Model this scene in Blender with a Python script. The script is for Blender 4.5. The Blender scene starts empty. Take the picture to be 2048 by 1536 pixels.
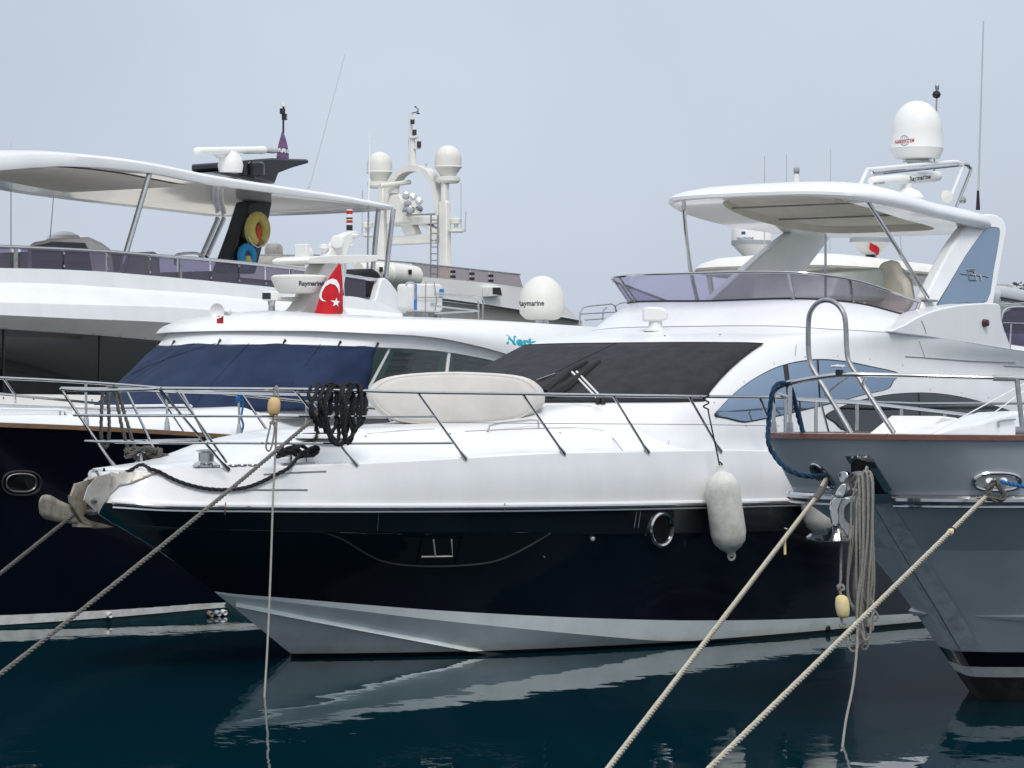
import bpy, bmesh, math, random
from mathutils import Vector, Matrix
from mathutils.bvhtree import BVHTree
from mathutils.geometry import tessellate_polygon

random.seed(7)
scene = bpy.context.scene
COL = scene.collection

# ------------------------------------------------------------------ camera
F, CX, CY, HC = 7000.0, 1024.0, 775.0, 3.0      # lens in photo pixels, horizon row, eye height (m)
cam_d = bpy.data.cameras.new('camera')
cam_d.sensor_width = 36.0
cam_d.lens = 36.0 * F / 2048.0
cam_d.shift_y = (CY - 768.0) / 2048.0
cam_d.clip_start = 0.5
cam_d.clip_end = 5000.0
cam = bpy.data.objects.new('camera', cam_d)
COL.objects.link(cam)
cam.location = (0, 0, HC)
cam.rotation_euler = (math.radians(90), 0, 0)
scene.camera = cam

# ------------------------------------------------------------------ sky and sun (bright overcast)
SUN_EL, SUN_AZ = math.radians(50), math.radians(172)   # azimuth clockwise from +Y
world = bpy.data.worlds.new('World')
scene.world = world
world.use_nodes = True
wt = world.node_tree
wt.nodes.clear()
w_out = wt.nodes.new('ShaderNodeOutputWorld')
w_bg = wt.nodes.new('ShaderNodeBackground')
w_sky = wt.nodes.new('ShaderNodeTexSky')
w_sky.sky_type = 'NISHITA'
w_sky.sun_disc = False
w_sky.sun_elevation = SUN_EL
w_sky.sun_rotation = SUN_AZ
w_sky.air_density = 1.0
w_sky.dust_density = 3.0
w_geo = wt.nodes.new('ShaderNodeTexCoord')
w_sep = wt.nodes.new('ShaderNodeSeparateXYZ')
w_ramp = wt.nodes.new('ShaderNodeValToRGB')
w_ramp.color_ramp.elements[0].position = 0.0
w_ramp.color_ramp.elements[0].color = (4.75, 5.28, 6.20, 1)
w_ramp.color_ramp.elements[1].position = 1.0
w_ramp.color_ramp.elements[1].color = (10.4, 10.9, 11.5, 1)
e = w_ramp.color_ramp.elements.new(0.13)
e.color = (4.78, 5.35, 6.30, 1)
w_noise = wt.nodes.new('ShaderNodeTexNoise')
w_noise.inputs['Scale'].default_value = 5.0
w_noise.inputs['Detail'].default_value = 5.0
w_var = wt.nodes.new('ShaderNodeMapRange')
w_var.inputs['From Min'].default_value = 0.3
w_var.inputs['From Max'].default_value = 0.7
w_var.inputs['To Min'].default_value = 0.90
w_var.inputs['To Max'].default_value = 1.08
w_mul = wt.nodes.new('ShaderNodeVectorMath'); w_mul.operation = 'SCALE'
w_mix = wt.nodes.new('ShaderNodeMixRGB')
w_mix.inputs[0].default_value = 0.88                    # cloud layer over the clear sky
wt.links.new(w_geo.outputs['Generated'], w_sep.inputs[0])
wt.links.new(w_sep.outputs['Z'], w_ramp.inputs[0])
wt.links.new(w_geo.outputs['Generated'], w_noise.inputs['Vector'])
wt.links.new(w_noise.outputs['Fac'], w_var.inputs['Value'])
wt.links.new(w_ramp.outputs[0], w_mul.inputs[0])
wt.links.new(w_var.outputs[0], w_mul.inputs['Scale'])
wt.links.new(w_sky.outputs[0], w_mix.inputs[1])
wt.links.new(w_mul.outputs[0], w_mix.inputs[2])
wt.links.new(w_mix.outputs[0], w_bg.inputs[0])
w_bg.inputs[1].default_value = 0.1
wt.links.new(w_bg.outputs[0], w_out.inputs[0])

sun_d = bpy.data.lights.new('sun', 'SUN')
sun_d.energy = 1.3
sun_d.angle = math.radians(18)
sun_d.color = (1.0, 0.97, 0.93)
sun = bpy.data.objects.new('sun', sun_d)
COL.objects.link(sun)
sdir = Vector((math.sin(SUN_AZ) * math.cos(SUN_EL), math.cos(SUN_AZ) * math.cos(SUN_EL), math.sin(SUN_EL)))
sun.rotation_euler = sdir.to_track_quat('Z', 'Y').to_euler()
sun.location = sdir * 60

vs = scene.view_settings
vs.view_transform = 'Standard'
vs.look = 'None'
vs.exposure = 0.32
vs.gamma = 1.0
vs.use_curve_mapping = False
scene.cycles.max_bounces = 8
scene.cycles.transparent_max_bounces = 12
scene.cycles.caustics_reflective = True
scene.cycles.blur_glossy = 1.0
scene.cycles.caustics_refractive = False

# ------------------------------------------------------------------ materials
MATS = {}
def mat(name, col, rough=0.5, metal=0.0, coat=0.0, var=0.0, vscale=3.0, bump=0.0, bscale=40.0,
        spec=0.5, trans=0.0, alpha=1.0, ior=1.45, stretch=None, dirt=None):
    m = bpy.data.materials.new(name)
    m.use_nodes = True
    nt = m.node_tree
    b = nt.nodes['Principled BSDF']
    b.inputs['Base Color'].default_value = (*col, 1)
    b.inputs['Roughness'].default_value = rough
    b.inputs['Metallic'].default_value = metal
    b.inputs['Coat Weight'].default_value = coat
    b.inputs['Coat Roughness'].default_value = 0.04
    b.inputs['Specular IOR Level'].default_value = spec
    b.inputs['Transmission Weight'].default_value = trans
    b.inputs['Alpha'].default_value = alpha
    b.inputs['IOR'].default_value = ior
    tc = nt.nodes.new('ShaderNodeTexCoord')
    mp = nt.nodes.new('ShaderNodeMapping')
    if stretch: mp.inputs['Scale'].default_value = stretch
    nt.links.new(tc.outputs['Object'], mp.inputs[0])
    if var > 0:
        n = nt.nodes.new('ShaderNodeTexNoise')
        n.inputs['Scale'].default_value = vscale
        n.inputs['Detail'].default_value = 5.0
        n.inputs['Roughness'].default_value = 0.65
        nt.links.new(mp.outputs[0], n.inputs['Vector'])
        r = nt.nodes.new('ShaderNodeValToRGB')
        d = dirt or tuple(c * (1 - var) for c in col)
        r.color_ramp.elements[0].position = 0.32
        r.color_ramp.elements[0].color = (*d, 1)
        r.color_ramp.elements[1].position = 0.6
        r.color_ramp.elements[1].color = (*col, 1)
        nt.links.new(n.outputs['Fac'], r.inputs[0])
        nt.links.new(r.outputs[0], b.inputs['Base Color'])
        rr = nt.nodes.new('ShaderNodeMapRange')
        rr.inputs['To Min'].default_value = min(1, rough * 1.35 + 0.02)
        rr.inputs['To Max'].default_value = rough * 0.8
        nt.links.new(n.outputs['Fac'], rr.inputs['Value'])
        nt.links.new(rr.outputs[0], b.inputs['Roughness'])
    if bump > 0:
        n2 = nt.nodes.new('ShaderNodeTexNoise')
        n2.inputs['Scale'].default_value = bscale
        n2.inputs['Detail'].default_value = 4.0
        nt.links.new(mp.outputs[0], n2.inputs['Vector'])
        bp = nt.nodes.new('ShaderNodeBump')
        bp.inputs['Strength'].default_value = 0.6
        bp.inputs['Distance'].default_value = bump
        nt.links.new(n2.outputs['Fac'], bp.inputs['Height'])
        nt.links.new(bp.outputs[0], b.inputs['Normal'])
    MATS[name] = m
    return m

mat('gelcoat', (0.77, 0.78, 0.785), 0.34, coat=0.35, var=0.06, vscale=1.6, stretch=(1.6, 1.6, .45))
mat('gelcoat_warm', (0.76, 0.755, 0.72), 0.42, coat=0.2, var=0.07, vscale=2.0)
mat('gelcoat_cream', (0.74, 0.73, 0.68), 0.45, coat=0.1, var=0.09, vscale=3.0)
mat('gelcoat_underside', (0.82, 0.81, 0.78), 0.12, coat=0.6, var=0.04, vscale=1.0)
mat('hull_black', (0.004, 0.005, 0.010), 0.10, coat=0.5, var=0.3, vscale=1.2)
mat('hull_band', (0.007, 0.010, 0.014), 0.12, coat=0.5)
mat('hull_navy', (0.003, 0.004, 0.009), 0.12, coat=0.4, var=0.3, vscale=1.2)
mat('hull_grey', (0.46, 0.50, 0.53), 0.42, coat=0.15, var=0.10, vscale=1.5)
mat('hull_grey_worn', (0.52, 0.56, 0.58), 0.42, coat=0.1, var=0.30, vscale=9.0)
mat('bottom_paint', (0.76, 0.83, 0.83), 0.45, var=0.10, vscale=2.5, dirt=(0.66, 0.72, 0.72))
mat('bottom_stripe', (0.62, 0.64, 0.66), 0.4, var=0.12, vscale=5, dirt=(0.45, 0.46, 0.40))
mat('antifoul_teal', (0.01, 0.05, 0.06), 0.6, var=0.5, vscale=8)
mat('antifoul_dark', (0.012, 0.016, 0.017), 0.7, var=0.4, vscale=8, dirt=(0.03, 0.035, 0.03))
mat('steel', (0.54, 0.54, 0.54), 0.10, metal=1.0, var=0.12, vscale=9.0)
mat('steel_dull', (0.42, 0.42, 0.42), 0.3, metal=1.0, var=0.35, vscale=12.0)
mat('galvanised', (0.38, 0.35, 0.29), 0.5, metal=0.4, var=0.45, vscale=6.0, dirt=(0.22, 0.18, 0.13))
mat('rope_mid_grey', (0.17, 0.162, 0.15), 0.95, var=0.45, vscale=50, bump=0.003, bscale=150)  # mottled grey, lighter than the black and worn grey ropes
mat('plate_steel', (0.50, 0.49, 0.46), 0.42, metal=0.45, var=0.25, vscale=5.0, dirt=(0.36, 0.32, 0.28))
mat('rust', (0.36, 0.15, 0.075), 0.8, metal=0.1, var=0.5, vscale=14.0, dirt=(0.30, 0.27, 0.24))
mat('glass_blue', (0.25, 0.33, 0.43), 0.04, metal=0.75)
mat('glass_black', (0.006, 0.008, 0.008), 0.04, spec=0.5, coat=0.25)
mat('glass_dark', (0.012, 0.016, 0.018), 0.04, coat=0.6, spec=0.7)
mat('glass_green', (0.018, 0.045, 0.038), 0.05, coat=0.5, spec=0.7)
mat('glass_hull', (0.004, 0.005, 0.008), 0.04, coat=0.6)
mat('gasket', (0.02, 0.02, 0.022), 0.5)
mat('rim_grey', (0.045, 0.047, 0.052), 0.3)
mat('frame_brown', (0.16, 0.15, 0.145), 0.35)
mat('cover_charcoal', (0.0145, 0.016, 0.0205), 0.75, var=0.22, vscale=5, bump=0.004, bscale=7)
mat('cover_navy', (0.0040, 0.0180, 0.064), 0.8, var=0.2, vscale=1.5, bump=0.010, bscale=2.5, dirt=(0.003, 0.012, 0.042))
mat('cover_beige', (0.60, 0.57, 0.53), 0.85, var=0.06, vscale=2.5, bump=0.003, bscale=9, dirt=(0.54, 0.51, 0.47))
mat('cover_taupe', (0.33, 0.31, 0.28), 0.85, var=0.25, vscale=6, bump=0.006, bscale=8)
mat('liner_beige', (0.74, 0.69, 0.61), 0.8, var=0.08, vscale=5)
mat('leather_cream', (0.58, 0.53, 0.44), 0.55, var=0.1, vscale=6)
mat('cover_mint', (0.50, 0.53, 0.47), 0.8, var=0.1, vscale=5)
mat('mast_black', (0.010, 0.012, 0.016), 0.18, coat=0.5, var=0.3)
mat('black_rubber', (0.012, 0.012, 0.013), 0.6)
mat('black_fabric', (0.014, 0.015, 0.018), 0.85, bump=0.004, bscale=30)
mat('plastic_white', (0.74, 0.74, 0.72), 0.4, var=0.06, vscale=6)
mat('plastic_ivory', (0.70, 0.69, 0.63), 0.42, var=0.06, vscale=3)
mat('plastic_grey', (0.42, 0.45, 0.46), 0.45)
mat('fender_white', (0.66, 0.66, 0.62), 0.55, var=0.28, vscale=6, dirt=(0.50, 0.49, 0.43))
mat('teak', (0.20, 0.115, 0.060), 0.5, var=0.35, vscale=6, stretch=(0.6, 8, 8))
mat('mahogany', (0.17, 0.062, 0.036), 0.25, coat=0.6, var=0.35, vscale=5, stretch=(0.5, 6, 6))
mat('rope_black', (0.022, 0.023, 0.026), 0.9, var=0.5, vscale=60, bump=0.003, bscale=150)
mat('rope_grey', (0.115, 0.11, 0.10), 0.95, var=0.5, vscale=50, bump=0.004, bscale=150)
mat('rope_pale', (0.50, 0.46, 0.37), 0.9, var=0.35, vscale=40, bump=0.003, bscale=120)
mat('rope_blue', (0.005, 0.040, 0.090), 0.9, var=0.4, vscale=50, bump=0.003, bscale=120)
mat('rope_bright_blue', (0.01, 0.13, 0.36), 0.9, var=0.3, vscale=50)
mat('cord_grey', (0.27, 0.26, 0.235), 0.9, var=0.4, vscale=60)
mat('float_yellow', (0.66, 0.52, 0.20), 0.7, var=0.25, vscale=14, bump=0.002, bscale=40, dirt=(0.72, 0.64, 0.42))
mat('float_orange', (0.62, 0.40, 0.16), 0.7, var=0.25, vscale=12, bump=0.002, bscale=40, dirt=(0.62, 0.48, 0.27))
mat('flag_red', (0.52, 0.008, 0.016), 0.8, var=0.2, vscale=4)
mat('flag_white', (0.78, 0.76, 0.75), 0.8)
mat('flag_purple', (0.15, 0.09, 0.19), 0.8, var=0.25, vscale=8)
mat('red_plastic', (0.50, 0.02, 0.02), 0.45)
mat('dark_red', (0.05, 0.006, 0.008), 0.2, coat=0.5)
mat('ring_yellow', (0.62, 0.53, 0.16), 0.7, var=0.2, vscale=9)
mat('ring_blue', (0.02, 0.30, 0.60), 0.6, var=0.15, vscale=9)
mat('orange_red', (0.65, 0.07, 0.03), 0.6)
mat('blue_stripe', (0.03, 0.18, 0.52), 0.5)
mat('ink_dark', (0.02, 0.012, 0.03), 0.6)
mat('ink_grey', (0.14, 0.15, 0.17), 0.6)
mat('ink_red', (0.45, 0.03, 0.05), 0.6)
mat('ink_blue', (0.04, 0.08, 0.26), 0.6)
mat('ink_cyan', (0.0, 0.34, 0.46), 0.5)
mat('band_grey', (0.30, 0.32, 0.34), 0.5)
mat('seam', (0.25, 0.255, 0.26), 0.7)
mat('radome', (0.78, 0.78, 0.76), 0.45, var=0.04, vscale=4)
mat('lamp_lens', (0.55, 0.58, 0.60), 0.08, coat=0.5)
mat('bark', (0.09, 0.07, 0.05), 0.9, var=0.3)
mat('leaf', (0.045, 0.070, 0.035), 0.8, var=0.5, vscale=1.5)
mat('shore', (0.16, 0.15, 0.12), 0.9, var=0.3)

def waterline(m, z0, dark, stain):
    # antifouling below a painted line, a stained margin just above it
    nt = m.node_tree; b = nt.nodes['Principled BSDF']
    src = b.inputs['Base Color'].links[0].from_socket
    tc = nt.nodes.new('ShaderNodeTexCoord'); sp = nt.nodes.new('ShaderNodeSeparateXYZ')
    nt.links.new(tc.outputs['Object'], sp.inputs[0])
    ns = nt.nodes.new('ShaderNodeTexNoise'); ns.inputs['Scale'].default_value = 5.0; ns.inputs['Detail'].default_value = 6
    nt.links.new(tc.outputs['Object'], ns.inputs['Vector'])
    ad = nt.nodes.new('ShaderNodeMath'); ad.operation = 'MULTIPLY_ADD'; ad.inputs[1].default_value = 0.10
    nt.links.new(ns.outputs['Fac'], ad.inputs[0]); nt.links.new(sp.outputs['Z'], ad.inputs[2])
    mr = nt.nodes.new('ShaderNodeMapRange')
    mr.inputs['From Min'].default_value = z0 + 0.03; mr.inputs['From Max'].default_value = z0 + 0.15
    mr.inputs['To Min'].default_value = 0.55; mr.inputs['To Max'].default_value = 0.0
    nt.links.new(ad.outputs[0], mr.inputs['Value'])
    m1 = nt.nodes.new('ShaderNodeMixRGB'); m1.inputs[2].default_value = (*stain, 1)
    nt.links.new(mr.outputs[0], m1.inputs[0]); nt.links.new(src, m1.inputs[1])
    lt = nt.nodes.new('ShaderNodeMath'); lt.operation = 'LESS_THAN'; lt.inputs[1].default_value = z0
    nt.links.new(sp.outputs['Z'], lt.inputs[0])
    m2 = nt.nodes.new('ShaderNodeMixRGB'); m2.inputs[2].default_value = (*dark, 1)
    nt.links.new(lt.outputs[0], m2.inputs[0]); nt.links.new(m1.outputs[0], m2.inputs[1])
    nt.links.new(m2.outputs[0], b.inputs['Base Color'])
waterline(MATS['bottom_paint'], 0.045, (0.008, 0.011, 0.012), (0.46, 0.44, 0.36))

def tinted(name, col, opac):
    """tinted acrylic: coloured transparency with a clear reflection on top"""
    m = bpy.data.materials.new(name); m.use_nodes = True
    nt = m.node_tree; nt.nodes.clear()
    o = nt.nodes.new('ShaderNodeOutputMaterial')
    tr = nt.nodes.new('ShaderNodeBsdfTransparent'); tr.inputs[0].default_value = (*col, 1)
    df = nt.nodes.new('ShaderNodeBsdfDiffuse'); df.inputs[0].default_value = (*[c * 0.5 for c in col], 1)
    gl = nt.nodes.new('ShaderNodeBsdfGlossy'); gl.inputs['Roughness'].default_value = 0.03
    lw = nt.nodes.new('ShaderNodeLayerWeight'); lw.inputs[0].default_value = 0.5
    pw = nt.nodes.new('ShaderNodeMath'); pw.operation = 'POWER'; pw.inputs[1].default_value = 5.0
    fr = nt.nodes.new('ShaderNodeMath'); fr.operation = 'MULTIPLY_ADD'; fr.inputs[1].default_value = 0.9; fr.inputs[2].default_value = 0.04
    nt.links.new(lw.outputs['Facing'], pw.inputs[0]); nt.links.new(pw.outputs[0], fr.inputs[0])
    m1 = nt.nodes.new('ShaderNodeMixShader'); m1.inputs[0].default_value = opac
    m2 = nt.nodes.new('ShaderNodeMixShader')
    nt.links.new(tr.outputs[0], m1.inputs[1]); nt.links.new(df.outputs[0], m1.inputs[2])
    nt.links.new(fr.outputs[0], m2.inputs[0]); nt.links.new(m1.outputs[0], m2.inputs[1]); nt.links.new(gl.outputs[0], m2.inputs[2])
    nt.links.new(m2.outputs[0], o.inputs[0])
    MATS[name] = m
tinted('acrylic_violet', (0.66, 0.63, 0.77), 0.10)
tinted('acrylic_violet_dark', (0.38, 0.34, 0.47), 0.28)
tinted('acrylic_brown', (0.72, 0.66, 0.65), 0.12)
tinted('glass_clear', (0.80, 0.86, 0.84), 0.06)

# ------------------------------------------------------------------ maths helpers
def crs(P, t, closed=False):
    """uniform Catmull-Rom through points P at parameter t in [0, len-1]"""
    n = len(P)
    i = min(int(math.floor(t)), n - 2) if not closed else int(math.floor(t)) % n
    f = t - math.floor(t) if closed else t - i
    g = (lambda k: P[k % n]) if closed else (lambda k: P[max(0, min(n - 1, k))])
    p0, p1, p2, p3 = g(i - 1), g(i), g(i + 1), g(i + 2)
    if not closed:
        if i == 0: p0 = tuple(2 * a - b for a, b in zip(p1, p2))
        if i == n - 2: p3 = tuple(2 * a - b for a, b in zip(p2, p1))
    return tuple(0.5 * (2 * b + (c - a) * f + (2 * a - 5 * b + 4 * c - d) * f * f + (3 * b - a - 3 * c + d) * f ** 3)
                 for a, b, c, d in zip(p0, p1, p2, p3))

def spl(P, per=6, closed=False):
    P = [tuple(p) for p in P]
    n = len(P)
    m = n if closed else n - 1
    out = [crs(P, i + k / per, closed) for i in range(m) for k in range(per)]
    if not closed: out.append(P[-1])
    return out

def itp(tab):
    """monotone cubic (pchip) interpolator of a table [(x, y) ...]"""
    tab = sorted(tab)
    X = [a for a, _ in tab]; Y = [b for _, b in tab]; n = len(X)
    h = [X[i + 1] - X[i] for i in range(n - 1)]
    d = [(Y[i + 1] - Y[i]) / h[i] for i in range(n - 1)]
    m = [0.0] * n
    m[0], m[-1] = d[0], d[-1]
    for i in range(1, n - 1):
        if d[i - 1] * d[i] <= 0: m[i] = 0
        else:
            w1, w2 = 2 * h[i] + h[i - 1], h[i] + 2 * h[i - 1]
            m[i] = (w1 + w2) / (w1 / d[i - 1] + w2 / d[i])
    def f(x):
        if x <= X[0]: return Y[0] + (x - X[0]) * 0
        if x >= X[-1]: return Y[-1]
        i = 0
        while x > X[i + 1]: i += 1
        t = (x - X[i]) / h[i]
        return ((2 * t ** 3 - 3 * t * t + 1) * Y[i] + (t ** 3 - 2 * t * t + t) * h[i] * m[i]
                + (-2 * t ** 3 + 3 * t * t) * Y[i + 1] + (t ** 3 - t * t) * h[i] * m[i + 1])
    return f

class Frame:
    """boat frame: x runs aft from the bow, p to port (mesh y = -p), z up from the water"""
    def __init__(s, ox, oy, deg):
        s.ox, s.oy, s.th = ox, oy, math.radians(deg)
        s.c, s.s = math.cos(s.th), math.sin(s.th)
        s.o = s.loc(0, 0, HC)
    def loc(s, X, Y, Z):
        dx, dy = X - s.ox, Y - s.oy
        return Vector((dx * s.c + dy * s.s, -(dx * s.s - dy * s.c), Z))
    def dir(s, px, py):
        u, v = (px - CX) / F, -(py - CY) / F
        return Vector((u * s.c + s.s, -u * s.s + s.c, v))
    def at(s, px, py, p=None, x=None, z=None):
        """the point of the plane p=.. (or x=.., z=..) seen at a place of the photo"""
        d = s.dir(px, py)
        if p is not None: t = (-p - s.o.y) / d.y
        elif x is not None: t = (x - s.o.x) / d.x
        else: t = (z - s.o.z) / d.z
        return s.o + d * t
    def on(s, px, py, fn):
        p = fn(5.0)
        for _ in range(40):
            q = s.at(px, py, p=p)
            p = 0.5 * p + 0.5 * fn(q.x)
        return s.at(px, py, p=p)
    def hit(s, bvh, px, py, off=0.0):
        d = s.dir(px, py).normalized()
        l, n, i, dist = bvh.ray_cast(s.o, d)
        if l is None: return None, None
        if n.dot(d) > 0: n = -n
        return l + n * off, n
    def empty(s, name, label, cat, group=None):
        e = thing(name, label, cat, (s.ox, s.oy, 0), s.th, group)
        return e

def setp(o, label=None, cat=None, group=None, kind=None):
    if label: o['label'] = label
    if cat: o['category'] = cat
    if group: o['group'] = group
    if kind: o['kind'] = kind
    return o

def thing(name, label, cat, loc=(0, 0, 0), rz=0.0, group=None):
    e = bpy.data.objects.new(name, None)
    e.empty_display_size = 0.2
    COL.objects.link(e)
    e.location = loc
    e.rotation_euler = (0, 0, rz)
    return setp(e, label, cat, group)

def mesh(name, vf, m, parent=None, smooth=35, bevel=0.0, seg=2, fr=None):
    """link one mesh object; vf is (verts, faces) or a list of them; fr turns boat coordinates into a placed top-level object"""
    if isinstance(vf, tuple): vf = [vf]
    V, Fc = [], []
    for v, f in vf:
        b = len(V)
        V += [tuple(a) for a in v]
        Fc += [tuple(i + b for i in g) for g in f]
    me = bpy.data.meshes.new(name)
    me.from_pydata(V, [], Fc)
    me.validate()
    bm = bmesh.new(); bm.from_mesh(me)
    bmesh.ops.recalc_face_normals(bm, faces=bm.faces)
    bm.to_mesh(me); bm.free()
    if smooth:
        me.shade_smooth()
        me.set_sharp_from_angle(angle=math.radians(smooth))
    me.materials.append(MATS[m])
    o = bpy.data.objects.new(name, me)
    COL.objects.link(o)
    if parent is not None: o.parent = parent
    elif fr is not None:
        o.location = (fr.ox, fr.oy, 0); o.rotation_euler = (0, 0, fr.th)
    if bevel:
        b = o.modifiers.new('bevel', 'BEVEL')
        b.width = bevel; b.segments = seg; b.limit_method = 'ANGLE'
    return o

def bvh(o):
    me = o.data
    return BVHTree.FromPolygons([v.co for v in me.vertices], [tuple(p.vertices) for p in me.polygons])
def bvhs(obs):
    V, Fc = [], []
    for o in obs:
        b = len(V)
        V += [v.co.copy() for v in o.data.vertices]
        Fc += [tuple(i + b for i in p.vertices) for p in o.data.polygons]
    return BVHTree.FromPolygons(V, Fc)

# ------------------------------------------------------------------ shape helpers (all return verts, faces)
def grid(rows, cu=False, cv=False):
    V = [tuple(p) for r in rows for p in r]
    n, m = len(rows), len(rows[0])
    Fc = []
    for i in range(n if cv else n - 1):
        for j in range(m if cu else m - 1):
            a, b = i * m + j, i * m + (j + 1) % m
            c, d = ((i + 1) % n) * m + (j + 1) % m, ((i + 1) % n) * m + j
            Fc.append((a, b, c, d))
    return V, Fc

def mirror(vf):
    V, Fc = vf
    return [(x, -y, z) for x, y, z in V], [tuple(reversed(f)) for f in Fc]

def tube(P, r, n=8, closed=False, caps=True):
    P = [Vector(p) for p in P]
    Q = [P[0]]
    for p in P[1:]:
        if (p - Q[-1]).length > 1e-5: Q.append(p)
    if closed and (Q[0] - Q[-1]).length < 1e-5: Q.pop()
    P = Q; N = len(P)
    if N < 2: return [], []
    R = r if isinstance(r, (list, tuple)) else [r] * N
    if len(R) != N: R = [R[min(len(R) - 1, int(i * len(R) / N))] for i in range(N)]
    T = []
    for i in range(N):
        a = P[(i - 1) % N] if (closed or i > 0) else P[i]
        b = P[(i + 1) % N] if (closed or i < N - 1) else P[i]
        t = (b - a)
        T.append(t.normalized() if t.length > 1e-9 else Vector((0, 0, 1)))
    up = Vector((0, 0, 1)) if abs(T[0].z) < 0.9 else Vector((1, 0, 0))
    nrm = (up - T[0] * up.dot(T[0])).normalized()
    rows = []
    for i in range(N):
        nrm = nrm - T[i] * nrm.dot(T[i])
        nrm = nrm.normalized() if nrm.length > 1e-6 else T[i].orthogonal().normalized()
        bi = T[i].cross(nrm)
        rows.append([P[i] + (nrm * math.cos(2 * math.pi * k / n) + bi * math.sin(2 * math.pi * k / n)) * R[i] for k in range(n)])
    V, Fc = grid(rows, cu=True, cv=closed)
    if caps and not closed:
        Fc.append(tuple(range(n - 1, -1, -1)))
        Fc.append(tuple((N - 1) * n + k for k in range(n)))
    return V, Fc

def axes(d):
    d = Vector(d).normalized()
    u = d.orthogonal().normalized() if abs(d.z) < 0.99 else Vector((1, 0, 0))
    if abs(d.z) < 0.99: u = d.cross(Vector((0, 0, 1))).normalized()
    return u, d.cross(u).normalized(), d

def lathe(prof, c, n=24, ax=(0, 0, 1), cap=True):
    u, v, d = axes(ax)
    c = Vector(c)
    rows = [[c + d * h + (u * math.cos(2 * math.pi * k / n) + v * math.sin(2 * math.pi * k / n)) * r for k in range(n)] for r, h in prof]
    V, Fc = grid(rows, cu=True)
    if cap:
        if prof[0][0] > 1e-4: Fc.append(tuple(range(n - 1, -1, -1)))
        if prof[-1][0] > 1e-4: Fc.append(tuple((len(prof) - 1) * n + k for k in range(n)))
    return V, Fc

def plate(outline, vec):
    """an outline swept along vec: a flat piece with thickness"""
    vec = Vector(vec)
    A = [Vector(p) for p in outline]
    n = len(A)
    V = A + [p + vec for p in A]
    Fc = [tuple(range(n)), tuple(range(2 * n - 1, n - 1, -1))]
    Fc += [(i, i + n, (i + 1) % n + n, (i + 1) % n) for i in range(n)]
    return V, Fc

def box(c, s, rz=0.0, tilt=None):
    c = Vector(c); sx, sy, sz = s[0] / 2, s[1] / 2, s[2] / 2
    M = Matrix.Rotation(rz, 3, 'Z')
    if tilt: M = M @ Matrix.Rotation(tilt[1], 3, tilt[0])
    V = [c + M @ Vector((x, y, z)) for x in (-sx, sx) for y in (-sy, sy) for z in (-sz, sz)]
    Fc = [(0, 1, 3, 2), (4, 6, 7, 5), (0, 4, 5, 1), (2, 3, 7, 6), (0, 2, 6, 4), (1, 5, 7, 3)]
    return V, Fc

def resample(P, step):
    P = [Vector(p) for p in P]
    out = [P[0]]; acc = 0.0
    for a, b in zip(P, P[1:]):
        L = (b - a).length
        if L < 1e-9: continue
        t = step - acc
        while t <= L:
            out.append(a + (b - a) * (t / L)); t += step
        acc = L - (t - step)
    if (out[-1] - P[-1]).length > step * 0.3: out.append(P[-1])
    return out

def rope(P, r, pitch=None, strands=3, n=5):
    """laid rope: strands twisted round the line P"""
    pitch = pitch or r * 9.5
    P = resample(P, pitch / 9)
    N = len(P)
    if N < 3: return tube(P, r, 6)
    T = [(P[min(i + 1, N - 1)] - P[max(i - 1, 0)]).normalized() for i in range(N)]
    up = Vector((0, 0, 1)) if abs(T[0].z) < 0.9 else Vector((1, 0, 0))
    nrm = (up - T[0] * up.dot(T[0])).normalized()
    L = [[] for _ in range(strands)]
    for i in range(N):
        nrm = (nrm - T[i] * nrm.dot(T[i]))
        nrm = nrm.normalized() if nrm.length > 1e-6 else T[i].orthogonal().normalized()
        bi = T[i].cross(nrm)
        ph = 2 * math.pi * i / 9
        for k in range(strands):
            a = ph + 2 * math.pi * k / strands
            L[k].append(P[i] + (nrm * math.cos(a) + bi * math.sin(a)) * r * 0.56)
    V, Fc = [], []
    for l in L:
        v, f = tube(l, r * 0.50, n)
        b = len(V); V += v; Fc += [tuple(i + b for i in g) for g in f]
    return V, Fc

def patch2d(outline, L):
    """triangulated, subdivided 2-D outline"""
    P = [Vector((a, b, 0)) for a, b in outline]
    tris = tessellate_polygon([P])
    bm = bmesh.new()
    vs_ = [bm.verts.new(p) for p in P]
    for t in tris:
        try: bm.faces.new([vs_[i] for i in t])
        except ValueError: pass
    for _ in range(7):
        es = [e for e in bm.edges if e.calc_length() > L]
        if not es: break
        bmesh.ops.subdivide_edges(bm, edges=es, cuts=1)
        bmesh.ops.triangulate(bm, faces=[f for f in bm.faces if len(f.verts) > 3])
    bm.verts.index_update()
    V = [(v.co.x, v.co.y) for v in bm.verts]
    Fc = [tuple(v.index for v in f.verts) for f in bm.faces]
    bm.free()
    return V, Fc

def patch(fr, bv, outline, off, L=25, th=0.006):
    """a sheet fitted to a surface, outline given where the photo shows it"""
    V2, Fc = patch2d(outline, L)
    V, bad = [], None
    for a, b in V2:
        q, n = fr.hit(bv, a, b, off)
        if q is None: q = Vector(V[-1]) if V else Vector((0, 0, 0))
        V.append(q)
    return V, Fc

def solid(o, t, offset=1.0):
    m = o.modifiers.new('thickness', 'SOLIDIFY'); m.thickness = t; m.offset = offset
    return o

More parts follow.
